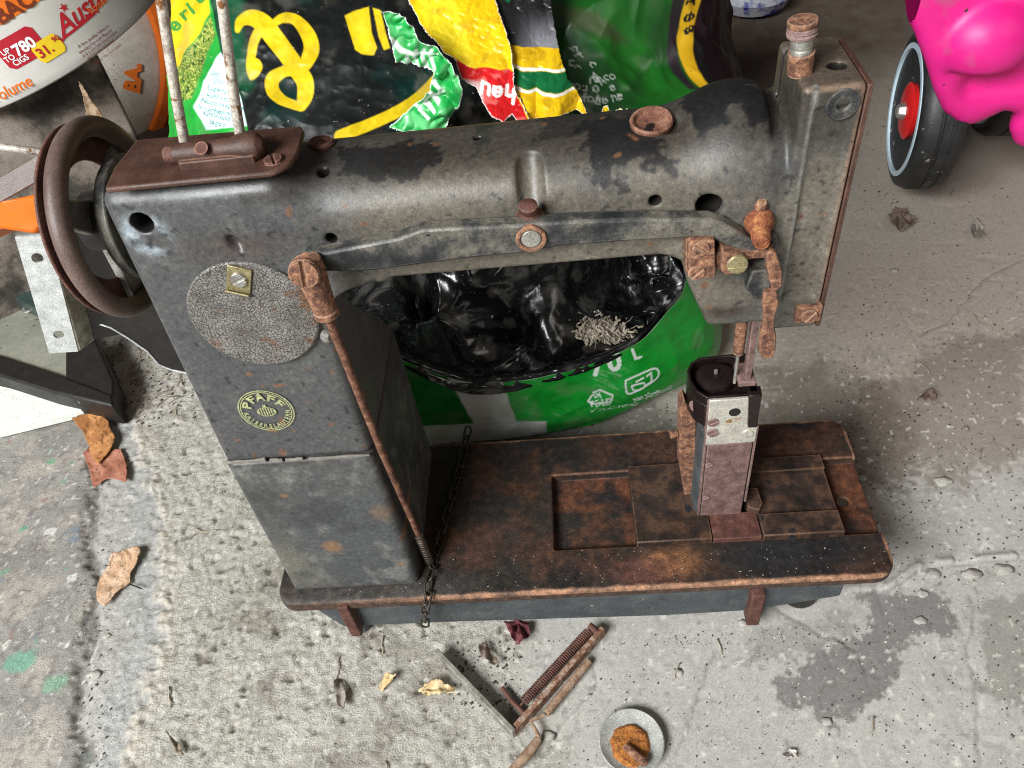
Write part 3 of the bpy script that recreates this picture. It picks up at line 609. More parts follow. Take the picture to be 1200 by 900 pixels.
# head details
FY = .0310
p = at(986, 119, 'y', FY+.002); MB().ring(.0026, .0078, .0034, p+np.array([0, .0003, 0]), (0, -1, 0)).build('ring_nut', m_lever, mach, bevel=.0008)
MB().box((HX1+.0004, .0315, HZ0-.001), (HX1+.0030, .081, HZ1-.0015)).build('face_plate', m_rustbrown, mach, bevel=.0006)
p = at(945, 369, 'y', .0275); MB().box((p[0]-.0060, .0270, p[2]-.0058), (HX1+.0008, .0330, p[2]+.0058)).build('corner_bracket', m_rust, mach, bevel=.0010)
screw(mach, 'screw', (p[0]+.0012, .0268, p[2]), (0, -1, 0), .0044, .0016, .9, m_rust, .2)
p = at(938, 84, 'z', HZ1); ax = unit(at(941, 22, 'y', p[1])-p)
sc = MB().lathe([(.0056, -0.0007), (.0056, 0.0004), (.0058, 0.0092)], p, ax, 28).build('tension_screw', m_rust, mach)
MB().lathe([(.0048, 0.0089), (.0049, 0.0111), (.0046, 0.0115), (.0049, 0.0118), (.0050, 0.0166)], p, ax, 28).build('sleeve', m_steel, sc)
MB().lathe([(.0050, 0.0166), (.0066, 0.0170), (.0068, 0.0181), (.0060, 0.0185), (.0060, 0.0189), (.0068, 0.0194), (.0067, 0.0204), (.006, 0.0211)], p, ax, 28).build('collar', m_pinkrust, sc)
MB().lathe([(.0058, 0.0207), (.0066, 0.0218), (.0066, 0.0233), (.0062, 0.0238), (0, 0.0240)], p, ax, 28).build('cap', m_rust, sc)
# rusty clamp blocks and the hand lever in front of the head
def slab(name, pts, y0, y1, mt, parent=mach, bv=.0008): return MB().poly([at(x, y, 'y', y0) for x, y in pts], (0, y1-y0, 0)).build(name, mt, parent, bevel=bv)
cb = slab('clamp_block', [(811, 283), (838, 282), (839, 326), (812, 328), (807, 320), (807, 290)], .0135, .0200, m_rust)
slab('clamp_backing', [(804, 280), (836, 279), (837, 322), (804, 322)], .0200, .0305, m_rust, cb)
for sx_, sy_, an in ((821, 291, -.7), (816, 319, .75)): screw(cb, 'screw', at(sx_, sy_, 'y', .0134), (0, -1, 0), .0042, .0013, an, m_rust, .24)
c2 = slab('clamp_block', [(847, 296), (874, 302), (874, 319), (850, 323), (845, 318)], .0120, .0290, m_rust)
screw(c2, 'screw', at(864, 309.5, 'y', .0118), (0, -1, .1), .0052, .0014, .05, m_brass, .2)
slab('lever_link', [(838, 300), (848, 292), (905, 294), (908, 302), (880, 304), (840, 318)], .0170, .0240, m_rust)
slab('hand_lever', [(897, 298), (904, 295), (910, 297), (917, 318), (917, 335), (910, 342), (905, 341), (901, 325)], .0095, .0180, m_rust)
hl = [(896, 344), (910, 342), (913, 356), (909, 369), (907, 380), (910, 395), (909, 412), (905, 420), (894, 421), (889, 414), (891, 395), (895, 375), (894, 355)]
slab('hand_lever', hl, .0090, .0135, m_rust)
slab('lever_housing', [(882, 318), (902, 316), (903, 340), (898, 352), (886, 352), (874, 338)], .0200, .0320, m_lever)
bs_ = at(889, 256, 'y', .0290); tip = at(893, 287, 'y', .0085); ax = unit(tip-bs_); Lb = np.linalg.norm(tip-bs_)
MB().lathe([(.0072, 0), (.0076, .004), (.0060, .0075), (.0048, .010), (.0046, Lb*.8), (.0036, Lb*.96), (0, Lb)], bs_, ax, 22).build('guide_pin', M('bright_orange_rust', [(.3, (.07, .016, .008)), (.48, (.24, .07, .026)), (.62, (.40, .16, .06)), (.75, (.55, .27, .10))], s=210, rough=(.7, .9), bump=.9, bs=700, bd=.0014), mach)
MB().lathe([(.0030, 0), (.0032, .006), (.0022, .008)], at(890, 249, 'y', .0285), (0, -.3, 1), 14).build('guide_stub', m_rust, mach)
# presser bar and foot below the head
p = at(884, 380, 'y', .050); MB().box((p[0]-.0012, .050, .243), (p[0]+.0030, .056, .308)).build('presser_bar', m_pinkrust, mach, bevel=.0006)
MB().tube([(p[0]-.0060, .055, .308), (p[0]-.0060, .055, .264)], .0036, 14).build('needle_bar', m_rust, mach)
MB().tube([(p[0]-.0060, .055, .266), (p[0]-.0060, .055, .236)], .0011, 8).build('needle', m_steel, mach)
MB().box((p[0]-.0050, .048, .2390), (p[0]+.0060, .066, .2435)).build('presser_foot', m_pinkrust, mach, bevel=.0008)

# post with the hook on top
ft = [at(x, y, 'z', .2165) for x, y in [(829, 470), (816, 460), (807.5, 447), (805.5, 435), (810, 426), (820, 420), (858, 416), (868, 418), (889, 462), (889, 473)]]
m = MB(); m.poly([(.3372, .0590, ZB-.008), (.3722, .0590, ZB-.008), (.3722, .1000, ZB-.008), (.3348, .1000, ZB-.008), (.3348, .0640, ZB-.008)], (0, 0, .115)); post = m.build('post', m_skirt, mach, bevel=.0015)
m = MB(); ft = [np.array([p[0], max(p[1], .0600), p[2]]) for p in ft]; m.poly([(p[0], p[1]+.0012, .186) for p in ft], (0, 0, .0220)); m.build('hook_housing', m_hook, post, bevel=.001)
cen = np.mean(ft, 0); V_ = []; n = len(ft)
for zz, kk in ((.2078, 1.0), (.2165, 1.0), (.2165, .90), (.2078, .90)):
    V_ += [(cen[0]+(p[0]-cen[0])*kk, cen[1]+(p[1]+.0012-cen[1])*kk, zz) for p in ft]
MB().add(V_, [(a_*n+k, a_*n+(k+1) % n, ((a_+1) % 4)*n+(k+1) % n, ((a_+1) % 4)*n+k) for a_ in range(4) for k in range(n)]).build('housing_rim', m_hook, post, bevel=.0006)
bc = at(838.5, 440, 'z', .213); bc[2] = .2075
bob = MB().lathe([(.0134, 0), (.0138, .0035), (.0128, .0060), (.0098, .0074), (.006, .0076), (.0, .0076)], bc, (0, 0, 1), 36).build('bobbin_case', m_hook, post)
MB().box((bc[0]-.0011, bc[1]-.0010, .2148), (bc[0]+.0011, bc[1]+.0010, .2185)).build('bobbin_stud', m_steel, bob, bevel=.0003)
YP = .0578
m = MB(); m.box((.3395, YP, ZB+.0045), (.3712, YP+.0030, .1690)); m.build('post_cover', m_pinkrust, post, bevel=.0007)
MB().box((.3369, YP+.0004, ZB+.003), (.3392, YP+.006, .2150)).build('post_edge', m_pinkrust, post, bevel=.0008)
MB().box((.3722, YP+.0006, ZB+.02), (.3740, YP+.018, .1860)).build('post_side_strip', m_pinkrust, post, bevel=.0005)
sp = MB().poly([(.3378, YP, .1694), (.3728, YP, .1694), (.3728, YP, .1872), (.3660, YP, .1872), (.3660, YP, .2166), (.3378, YP, .2166)], (0, .0026, 0)).build('needle_plate_bracket', m_plate, post, bevel=.0006)
for x_, y_, r in ((835.5, 495, .0040), (835, 507, .0040)): screw(sp, 'screw', at(x_, y_, 'y', YP-.0002), (0, -1, 0), r, .0010, .5, m_pinkrust, .16)
screw(sp, 'screw', at(876, 508, 'y', YP-.0002), (0, -1, 0), .0038, .0010, 1.6, m_plate, .16)
MB().lathe([(.0040, 0), (.0040, .0002), (0, .0002)], at(861, 483, 'y', YP), (0, -1, 0), 24).build('oil_hole', m_black, sp)
for x_, y_ in ((831, 545), (827, 583)): screw(post, 'screw', at(x_, y_, 'y', YP-.0002), (0, -1, 0), .0026, .0009, .4, m_pinkrust, .18)
p = at(814, 479, 'z', .200); q = np.array([p[0]+.002, p[1]+.0035, .1985]); MB().lathe([(.0052, 0), (.0052, .0014), (.0030, .0015), (0, .0010)], q, unit((-.75, -.75, .1)), 20).build('side_screw', m_pinkrust, post)
m = MB(); m.box((.3640, .0585, .2168), (.3700, .0960, .2220)); m.hexa([(.3655, .0552, .1885), (.3716, .0552, .1885), (.3722, .0615, .1885), (.3655, .0615, .1885), (.3630, .0552, .2220), (.3716, .0552, .2220), (.3722, .0640, .2220), (.3630, .0640, .2220)])
m.build('feed_bracket', m_hook, post, bevel=.0009)
m = MB(); m.poly([at(x, y, 'y', .078) for x, y in [(797, 478), (802, 470), (816, 492), (816, 579), (802, 581), (796, 545)]], (0, .014, 0)); m.build('side_guard', m_rust, mach, bevel=.0012)
MB().lathe([(.0026, 0), (.0030, .005)], at(793, 508, 'y', .085), (-1, -.2, 0), 14).build('side_knob', m_rust, mach)

# handwheel
HC = np.array([-.0120, .0840, .3830])
tt = np.linspace(0, 2*math.pi, 97)[:-1]; m = MB(); m.tube([HC+np.array([0, .0520*math.cos(t), .0520*math.sin(t)]) for t in tt], .0058, 18, True)
hw = m.build('handwheel', m_wheel, mach, smooth=180)
MB().ring(.034,   .0550, .0018, HC+np.array([-.0105, 0, 0]), (1, 0, 0), 64).build('wheel_flange', m_rustred, hw, bevel=.0006)
MB().lathe([(.012, -.016), (.0175, -.014), (.0175, .012), (.014, .024)], HC, (1, 0, 0), 32).build('hub', m_black, hw, bevel=.001)
for a_ in (.35, 2.45, 4.55):
    u = np.array([0, math.cos(a_), math.sin(a_)]); w = np.cross((1, 0, 0), u)
    MB().hexa([HC+u*r+w*ww*s+np.array([xo, 0, 0]) for xo in (-.010, -.004) for r, ww, s in ((.012, .010, -1), (.050, .0065, -1), (.050, .0065, 1), (.012, .010, 1))]).build('spoke', m_steel, hw, bevel=.0015)
MB().lathe([(.034, 0), (.036, .004), (.036, .008)], HC+np.array([.0085, 0, 0]), (1, 0, 0), 40).build('bearing_cap', m_lever, hw, bevel=.001)
# belt guard and its zinc bracket
bgp = [(97, 396), (102, 384), (118, 380), (130, 384), (150, 396), (172, 411), (186, 427), (200, 433), (232, 440), (215, 330), (120, 330), (92, 345), (88, 380)]
MB().poly([at(x, y, 'y', .132) for x, y in bgp], (0, .0018, 0)).build('belt_guard', m_black, mach, bevel=.0004)
ed = [at(x, y, 'y', .1318) for x, y in bgp[:9]]
MB().tube(ed, .0009, 6).build('guard_lip', m_zinc, mach)
A_, B_, C_, D_ = [at(x, y, 'y', .118) for x, y in ((18, 277), (53, 274), (92, 411), (55, 413))]
V_ = []; bn = unit(np.cross(B_-A_, D_-A_)); bn = bn if bn[1] < 0 else -bn
def holed(o, u, v, w, h, hl, r, n=20):       # flat sheet with round holes: quads around each hole
    m_ = MB(); cuts = sorted(hl); ys = [0]+[(cuts[i]+cuts[i+1])/2 for i in range(len(cuts)-1)]+[h]
    for k, cyy in enumerate(cuts):
        y0, y1 = ys[k], ys[k+1]; ci = []; ou = []
        for j in range(n):
            t = 2*math.pi*j/n; cx, sy = math.cos(t), math.sin(t); ci.append((w/2+r*cx, cyy+r*sy))
            s_ = min((w/2)/abs(cx) if abs(cx) > 1e-9 else 1e9, ((y1-cyy) if sy > 0 else (cyy-y0))/abs(sy) if abs(sy) > 1e-9 else 1e9); ou.append((w/2+s_*cx, cyy+s_*sy))
        ou2 = []                              # keep the corners
        V2 = [o+u*a+v*b for a, b in ci+ou]; m_.add(V2, [(j, (j+1) % n, n+(j+1) % n, n+j) for j in range(n)])
        for (qx, qy) in ((0, y0), (w, y0), (w, y1), (0, y1)):
            dd = sorted(range(n), key=lambda j: math.hypot(ou[j][0]-qx, ou[j][1]-qy))[:2]; m_.add([o+u*qx+v*qy, o+u*ou[dd[0]][0]+v*ou[dd[0]][1], o+u*ou[dd[1]][0]+v*ou[dd[1]][1]], [(0, 1, 2)])
    return m_
wv = (B_-A_+C_-D_)/2; wl = np.linalg.norm(wv); hv = (D_-A_+C_-B_)/2; hl_ = np.linalg.norm(hv)
m = holed(A_, unit(wv), unit(hv), wl, hl_, [hl_*.17, hl_*.83], .0042)
br = m.build('zinc_bracket', m_zinc, mach, smooth=0); so = br.modifiers.new('solid', 'SOLIDIFY'); so.thickness = .0018; so.offset = 0
m = MB(); m.poly([B_, B_+unit(wv)*.006-bn*.012, C_+unit(wv)*.006-bn*.012, C_], unit(wv)*.0016); m.build('bracket_flange', M('zinc_rusty_edge', [(.3, (.12, .09, .05)), (.5, (.34, .31, .24)), (.7, (.55, .53, .46))], s=90, rough=(.4, .6), metal=.4, bump=.2), br, bevel=.0004)
MB().poly([B_+unit(wv)*.005-bn*.011, B_+unit(wv)*.04-bn*.02, C_+unit(wv)*.05-bn*.02, C_+unit(wv)*.005-bn*.011], -bn*.002).build('guard_stay', m_black, mach)

# the chain lying across the bed
path = [at(548, 507, 'z', .0775), at(541, 540, 'z', .0775), at(533, 572, 'z', .0775), at(524, 602, 'z', .0775), at(516, 632, 'z', .0775), at(509, 655, 'z', .0780), at(502, 684, 'z', .0790)]
path += [np.array([path[-1][0]-.0005, -.0035, .0745]), at(499, 708, 'y', -.0045), at(498, 734, 'y', -.0045)]
path = np.array(path); sl = np.r_[0, np.cumsum(np.linalg.norm(np.diff(path, axis=0), axis=1))]
ch = thing('chain', 'thin dark steel chain lying across the bed beside the column', 'chain', (path[3][0], path[3][1], ZB))
pitch = .0112; nl = int(sl[-1]/pitch); rnd = random.Random(7)
for k in range(nl+1):
    s0 = k*pitch; c = np.array([np.interp(s0, sl, path[:, i]) for i in range(3)]); e = np.array([np.interp(min(s0+.004, sl[-1]), sl, path[:, i]) for i in range(3)])-np.array([np.interp(max(s0-.004, 0), sl, path[:, i]) for i in range(3)])
    d = unit(e); a_, b_, _ = frame(d, (0, -.3, 1)); tw = (k % 2)*1.25-.6+rnd.uniform(-.25, .25); a2 = a_*math.cos(tw)+b_*math.sin(tw)
    q = [c+d*(.0042*(1 if math.cos(t) > 0 else -1)+.0029*math.cos(t))+a2*.0030*math.sin(t) for t in np.linspace(0, 2*math.pi, 19)[:-1]]
    MB().tube(q, .00095, 6, True).build('link', m_chain, ch, smooth=180)

# ------------------------------------------------------------------ sheets, prints and crumpled plastic
def catmull(Cp, n):                          # (k,...) -> (n,...)
    k = len(Cp); t = np.linspace(0, k-1, n); i = np.clip(np.floor(t).astype(int), 0, k-2); f = (t-i)[(...,)+(None,)*(Cp.ndim-1)]
    g = lambda j: Cp[np.clip(j, 0, k-1)]
    a, b, c, d = g(i-1), g(i), g(i+1), g(i+2)
    return .5*(2*b+(c-a)*f+(2*a-5*b+4*c-d)*f*f+(3*b-a-3*c+d)*f**3)
def patch_grid(ctrl, nu, nv): return catmull(np.swapaxes(catmull(np.swapaxes(np.array(ctrl, float), 0, 1), nv), 0, 1), nu)
def gnormal(G):
    n = np.cross(np.gradient(G, axis=1), np.gradient(G, axis=0)); n /= np.linalg.norm(n, axis=-1, keepdims=True)+1e-12
    s = np.sign((n*(CPOS-G)).sum(-1)); return n*np.where(s == 0, 1, s)[..., None]
def grid_faces(nu, nv):
    i = np.arange(nu*nv).reshape(nu, nv); return np.stack([i[:-1, :-1], i[:-1, 1:], i[1:, 1:], i[1:, :-1]], -1).reshape(-1, 4)
def crumple(G, amp, s, seed, o=3, sharp=1.0, k2=.0):
    w = G+.5/s*np.stack([fbm(G, s*.7, 2, seed+i) for i in (1, 2, 3)], -1)*sharp
    d = amp*(ridge(w, s, o, seed)-.62)
    if k2: d = d+k2*(ridge(w, s*3.1, 2, seed+60)-.6)
    return G+gnormal(G)*d[..., None]
def pin(XY, pts): return inside(XY, np.array(pts, float))
def stroke(XY, pts, w):                      # distance to a thick polyline (negative inside)
    pts = np.array(pts, float); w = np.ones(len(pts))*w if np.isscalar(w) else np.array(w, float)
    if len(pts) > 4: w = catmull(w, len(pts)*5); pts = catmull(pts, len(pts)*5)
    best = np.full(len(XY), 1e9)
    for i in range(len(pts)-1):
        e = pts[i+1]-pts[i]; t = np.clip(((XY-pts[i])@e)/(e@e+1e-9), 0, 1)
        best = np.minimum(best, np.hypot(*(XY-pts[i]-t[:, None]*e).T)-lerp(w[i], w[i+1], t)/2)
    return best
def text_mask(XY, s, pos, size, ang, bold=0., shear=0., sx=1., flip=1):
    v, f = glyphs(s, bold, shear); a = math.radians(ang); out = np.zeros(len(XY), bool)
    if not len(v): return out
    q = v*size*np.array([sx, 1]); c_, s_ = math.cos(a), math.sin(a)
    U = np.stack([pos[0]+q[:, 0]*c_+q[:, 1]*s_, pos[1]+q[:, 0]*s_-q[:, 1]*c_], -1)
    lo, hi = U.min(0)-1, U.max(0)+1; cand = np.where(((XY > lo) & (XY < hi)).all(1))[0]; X = XY[cand]; m_ = np.zeros(len(X), bool)
    for t in f:
        A, B_, C_ = U[list(t)]; d = (B_[0]-A[0])*(C_[1]-A[1])-(C_[0]-A[0])*(B_[1]-A[1])
        if abs(d) < 1e-9: continue
        bb = np.where(((X >= np.minimum(np.minimum(A, B_), C_)) & (X <= np.maximum(np.maximum(A, B_), C_))).all(1))[0]
        if not len(bb): continue
        x = X[bb]; u = ((x[:, 0]-A[0])*(C_[1]-A[1])-(C_[0]-A[0])*(x[:, 1]-A[1]))/d; w = ((B_[0]-A[0])*(x[:, 1]-A[1])-(x[:, 0]-A[0])*(B_[1]-A[1]))/d
        m_[bb] |= (u >= 0) & (w >= 0) & (u+w <= 1)
    out[cand] = m_; return out
def soft(d, w=.6): return 1-sst(-w, w, d)
def cut_sheet(name, poly, plane, step, zfn, colfn, mat, parent, wob=3., seed=0, white=None, thick=.0002):
    """irregular sheet: a fine grid over the outline, cut along a ragged edge, given relief by zfn"""
    poly = np.array(poly, float); lo, hi = poly.min(0)-3, poly.max(0)+3
    xs = np.arange(lo[0], hi[0], step); ys = np.arange(lo[1], hi[1], step); X, Y = np.meshgrid(xs, ys); XY = np.stack([X, Y], -1).reshape(-1, 2)
    d = pin(XY, poly)+wob*(fbm(np.c_[XY, 0*XY[:, 0]], .22, 3, seed)-.5)*2
    G = np.array([plane(a, b) for a, b in XY]); P_ = zfn(G, XY, d); C_ = colfn(G, XY, d)
    F_ = grid_faces(len(ys), len(xs)); keep = (d[F_] < 0).all(1); F_ = F_[keep]; used = np.unique(F_); mp = np.full(len(XY), -1); mp[used] = np.arange(len(used))
    o = npobj(name, P_[used], mp[F_], mat, parent, C_[used])
    if thick: s_ = o.modifiers.new('solid', 'SOLIDIFY'); s_.thickness = thick; s_.offset = 0
    return o
m_plas = M('printed_plastic', [(.3, (.88, .88, .88)), (.7, (1.08, 1.08, 1.08))], s=30, rough=(.24, .45), bump=.12, bs=240, bd=.001, attr=True, spec=.45, coat=.08, grain=.1,
           specks=[((.03, .026, .022), 240, .735, .03), ((.5, .48, .44), 420, .755, .03)])
m_bplas = M('black_plastic', [(.3, (.7, .7, .7)), (.7, (1.3, 1.3, 1.3))], s=30, rough=(.26, .48), bump=.12, bs=160, bd=.0012, attr=True, spec=.24, coat=.0, grain=.1,
            specks=[((.62, .60, .55), 330, .715, .03), ((.5, .48, .42), 750, .72, .03)])
m_leaf = M('dry_leaf', [(.3, (.75, .75, .75)), (.7, (1.2, 1.2, 1.2))], s=200, rough=(.6, .8), bump=.4, bs=700, bd=.0006, attr=True, spec=.3)
m_line = M('black_lining_plastic', [(.3, (.7, .7, .7)), (.7, (1.3, 1.3, 1.3))], s=30, rough=(.12, .30), bump=.2, bs=90, bd=.002, attr=True, spec=.65, coat=.2, grain=.1,
            specks=[((.62, .60, .55), 330, .70, .03), ((.5, .48, .42), 750, .72, .03)])
YEL, GRN, WHT, BLK = (.70, .50, .010), (.012, .23, .03), (.78, .80, .76), (.007, .008, .008)

# ---- the black bag with yellow lettering, upper left
bagA = thing('soil_bag', 'black plastic soil bag with big yellow ornamental lettering and a green printed end', 'soil bag', (.07, .42, 0), 'plastic soil bags behind the machine')
rows = []
for py, yy in ((-90, .55), (-10, .47), (60, .425), (120, .39), (175, .365), (240, .36)):
    rows.append([at(px_, py+dy, 'y', yy+dd) for px_, dy, dd in ((202, 0, .05), (244, 0, .012), (320, 0, -.01), (420, 0, -.015), (520, 0, .0), (600, 0, .03), (680, 0, .08))])
rows.append([np.array([p[0]*.9, p[1]+.02, .004]) for p in rows[-1]])
G0 = patch_grid(rows, 340, 480); XY = chart(G0.reshape(-1, 3))
G = crumple(crumple(G0, .020, 9, 3, 2, 1., .0036), .0022, 55, 91, 2)
n1 = fbm(G0.reshape(-1, 3), 18, 4, 3); n2 = fbm(G0.reshape(-1, 3), 70, 3, 8)
C = np.ones((len(XY), 3))*np.array(BLK); C = mixc(C, (.004, .030, .024), sst(.5, .7, n1)*.8)
C = mixc(C, (.045, .036, .018), sst(.62, .8, fbm(G0.reshape(-1, 3), 25, 3, 77))*.35)
C = mixc(C, (.008, .085, .036), soft(pin(XY, [(243, -60), (290, -60), (285, 30), (300, 100), (288, 115), (262, 60)]), 6)*.85)
Z4 = lambda L_: [(180+a/5, b/5) for a, b in L_]
g = stroke(XY, Z4([(505, 190), (522, 130), (575, 105), (640, 135), (710, 225), (785, 325), (850, 420), (885, 480), (885, 560), (865, 625)]), [5, 13, 20, 22, 22, 21, 21, 20, 17, 10])
g = np.minimum(g, stroke(XY, Z4([(690, 145), (760, 105), (830, 110), (895, 190), (920, 270), (900, 340), (860, 400)]), [9, 12, 14, 17, 18, 17, 14]))
g = np.minimum(g, stroke(XY, Z4([(640, 150), (605, 230), (590, 300), (582, 360), (600, 395), (590, 440), (578, 468)]), [11, 11, 10, 9, 18, 11, 3]))
g = np.minimum(g, stroke(XY, Z4([(840, 410), (760, 420), (700, 465), (700, 530), (750, 585), (820, 615), (860, 625)]), [13, 13, 15, 15, 13, 11, 11]))
g = np.minimum(g, pin(XY, [(403, 16), (414, 11), (432, 8), (436, 40), (442, 57), (438, 65), (424, 64), (416, 58)])); g = np.minimum(g, pin(XY, [(437, 10), (446, 14), (452, 40), (457, 58), (450, 60), (444, 45)]))
C = mixc(C, YEL, soft(g, .7)*(.82+.25*n2)); C = mixc(C, (.35, .22, .01), soft(g, .7)*sst(.55, .7, n1)*.35)
e = stroke(XY, [(400, 160), (440, 144), (478, 124), (500, 104), (516, 82)], [14, 14, 14, 11, 5]); C = mixc(C, YEL, soft(e, .8)*.9)
# printed green end
endm = soft(pin(XY, [(150, -90), (246, -90), (252, 10), (262, 62), (280, 100), (294, 150), (296, 170), (150, 170)]), .8)
C = mixc(C, (.015, .30, .035), endm)
C = mixc(C, YEL, endm*soft(pin(XY, [(150, -60), (248, -60), (250, 18), (238, 40), (222, 58), (215, 78), (205, 82), (196, 70), (150, 60)]), .8))
gr = endm*soft(pin(XY, [(207, 82), (217, 76), (224, 58), (240, 40), (251, 22), (256, 42), (246, 62), (240, 90), (232, 118), (214, 122), (206, 110)]), 1.5)
C = mixc(C, (.10, .20, .02), gr); C = mixc(C, (.42, .45, .10), gr*sst(.5, .62, vnoise(np.c_[XY, 0*n1], .9, 5))); C = mixc(C, (.02, .07, .012), gr*sst(.55, .7, fbm(np.c_[XY, 0*n1], .35, 3, 6)))
lab = endm*soft(pin(XY, [(235, 128), (243, 98), (256, 72), (264, 62), (282, 100), (294, 149), (245, 153)]), .8); C = mixc(C, (.62, .80, .80), lab)
for s_, x, y, z_ in (('info', 251, 90, 8), ('.550', 250, 98, 8), ('Lagerung', 246, 106, 8), ('kühl und', 245, 114, 8), ('Nettomenge: 7', 240, 121, 8), ('Inverkehrbring', 238, 129, 8), ('Grünland e', 243, 136, 8), ('lagern', 250, 146, 8)):
    C = mixc(C, (.02, .16, .17), lab*text_mask(XY, s_, (x, y), z_, 14, .01)*.9)
for s_, x, y, z_, a in (('T', 199, 50, 26, -55), ('e', 208, 40, 26, -50), ('r', 220, 27, 26, -45), ('l', 230, 20, 26, -42), ('e', 237, 8, 26, -38)): C = mixc(C, (.01, .25, .04), endm*text_mask(XY, s_, (x, y), z_, a, .03)*.95)
C = mixc(C, (.20, .18, .15), sst(.56, .74, fbm(G0.reshape(-1, 3), 40, 5, 57))*.22)
npobj('front_panel', G.reshape(-1, 3), grid_faces(340, 480), m_bplas, bagA, C, label='black front panel with yellow lettering')
bk = G0.copy(); u = np.linspace(0, 1, 340)[:, None]; v = np.linspace(0, 1, 480)[None]; bk[..., 1] += .003+.16*(np.sin(math.pi*v)**.5)*(np.sin(math.pi*np.clip(u*.9+.08, 0, 1))**.5)
bk = bk[::6, ::6]; npobj('back_panel', crumple(bk, .012, 12, 9).reshape(-1, 3), grid_faces(*bk.shape[:2]), m_black, bagA)
# torn green edge of that bag
def lift(amp, s, seed, y0=0.):
    def f(G, XY, d):
        P_ = G.copy(); q = np.c_[XY, 0*d]
        P_[:, 1] += y0+amp*(ridge(q, s, 2, seed)-.6)*2; return P_
    return f
def col_strip(G, XY, d):
    n = fbm(np.c_[XY, 0*d], .1, 3, 4); C = np.ones((len(d), 3))*np.array((.01, .34, .06)); C = mixc(C, (.10, .50, .16), sst(.4, .7, n))
    C = mixc(C, WHT, soft(stroke(XY, [(457, 45), (470, 60), (488, 66), (512, 66)], [3, 6, 3, 3]), 1))
    for k in range(4): C = mixc(C, (.6, .68, .6), soft(stroke(XY, [(478+k*9, 62), (476+k*9, 70), (482+k*9, 80)], 4.5), .8)*.8)
    for s_, x, y, a in (('n', 508, 132, -62), ('u', 512, 118, -55), ('i', 500, 142, -50)): C = mixc(C, WHT, text_mask(XY, s_, (x, y), 34, a, .03)*.85)
    return mixc(C, (.85, .92, .86), 1-sst(.5, 2.2, -d))
cut_sheet('torn_flap', [(445, 13), (466, 18), (484, 32), (492, 50), (514, 57), (522, 68), (531, 80), (543, 100), (540, 122), (527, 140), (522, 155), (452, 155), (478, 132), (503, 105), (508, 84), (480, 78), (464, 72), (456, 44)],
          lambda a, b: at(a, b, 'y', .345), .85, lift(.010, .045, 7), col_strip, m_plas, bagA, 1.6, 3)

# ---- the green seventy litre bag torn open, seen above the arm and through the arch
bagB = thing('soil_bag', 'bright green seventy litre soil bag torn open, yellow strips hanging over the arm', 'soil bag', (.25, .36, 0), 'plastic soil bags behind the machine')
# lower front wall
bot = [(-.06, .27, .001), (.02, .232, .001), (.089, .217, .001), (.180, .226, .001), (.267, .239, .001), (.330, .268, .001), (.372, .300, .001), (.398, .345, .001), (.400, .42, .001)]
top = [(-.06, .26, .20)]+[tuple(at(*q)) for q in ((395, 385, 'y', .215), (455, 415, 'y', .200), (555, 447, 'y', .198), (660, 436, 'y', .208), (735, 408, 'y', .225), (775, 372, 'y', .252), (803, 325, 'y', .285))]+[(.345, .36, .20)]
bot, top = np.array(bot), np.array(top); mid = (bot+top)/2; bul = np.array([[0, -.02, -.01]]*9); bul[6:, 0] = .018
rowsB = [bot, lerp(bot, top, .3)+bul*.9, lerp(bot, top, .65)+bul*.8, top]
G0 = patch_grid(np.array(rowsB), 150, 420); XY = chart(G0.reshape(-1, 3)); G = crumple(G0, .004, 16, 31, 2, 1., .0012)
P_ = G0.reshape(-1, 3); n1 = fbm(P_, 20, 4, 11); n2 = fbm(P_*np.array([1, 1, 4]), 60, 3, 18)
C = np.ones((len(XY), 3))*np.array((.006, .255, .022)); C = mixc(C, (.02, .34, .05), sst(.45, .7, n1)*.6); C = mixc(C, (.006, .12, .015), sst(.52, .7, n2)*.35)
C = mixc(C, (.60, .60, .56), soft(pin(XY, [(524, 440), (586, 440), (607, 500), (560, 505)]), .8)); C = mixc(C, (.004, .06, .012), soft(pin(XY, [(470, 430), (524, 440), (560, 505), (470, 520)]), 2)*.55)
C = mixc(C, (.52, .52, .49), soft(pin(XY, [(480, 500), (600, 494), (640, 493), (640, 540), (480, 540)]), 1.))
def pr(s_, x, y, z_, a, **k):
    global C
    C = mixc(C, (.72, .78, .72), text_mask(XY, s_, (x, y), z_, a, **k)*.9)
pr('7', 693, 442, 34, -14, bold=.03, shear=.15); pr('0', 714, 437, 34, -16, bold=.03, shear=.1); pr('L', 743, 422, 20, -20, bold=.02)
pr('04', 696, 467, 9, -8, bold=.02); pr('PE-LD', 692, 477, 10, -10, bold=.02); pr('schützt unsere Umwelt', 692, 483, 6, -9); pr('von plastikmüll', 742, 470, 8, -17, bold=.02)
for st in ([(695, 460), (703, 457), (712, 461)], [(712, 461), (718, 463), (716, 469)], [(694, 463), (689, 470), (694, 472)], [(700, 472), (714, 470)]): C = mixc(C, WHT, soft(stroke(XY, st, 1.8), .5))
for st in ([(733, 446), (766, 431), (768, 443), (737, 461), (733, 446)], [(740, 452), (743, 457), (753, 454), (754, 448), (740, 452)], [(757, 440), (762, 436), (763, 446), (756, 451)], [(745, 447), (753, 442)]): C = mixc(C, WHT, soft(stroke(XY, st, 1.8), .5))
sc_ = sst(.70, .76, vnoise(np.c_[XY[:, 0]*.05+XY[:, 1]*.12, XY[:, 1]*.6-XY[:, 0]*.25, 0*n1], 1.2, 4))*sst(.5, .7, n1); C = mixc(C, (.35, .5, .30), sc_*.4); C = mixc(C, (.16, .17, .12), sst(.55, .72, fbm(P_, 45, 5, 47))*.30)
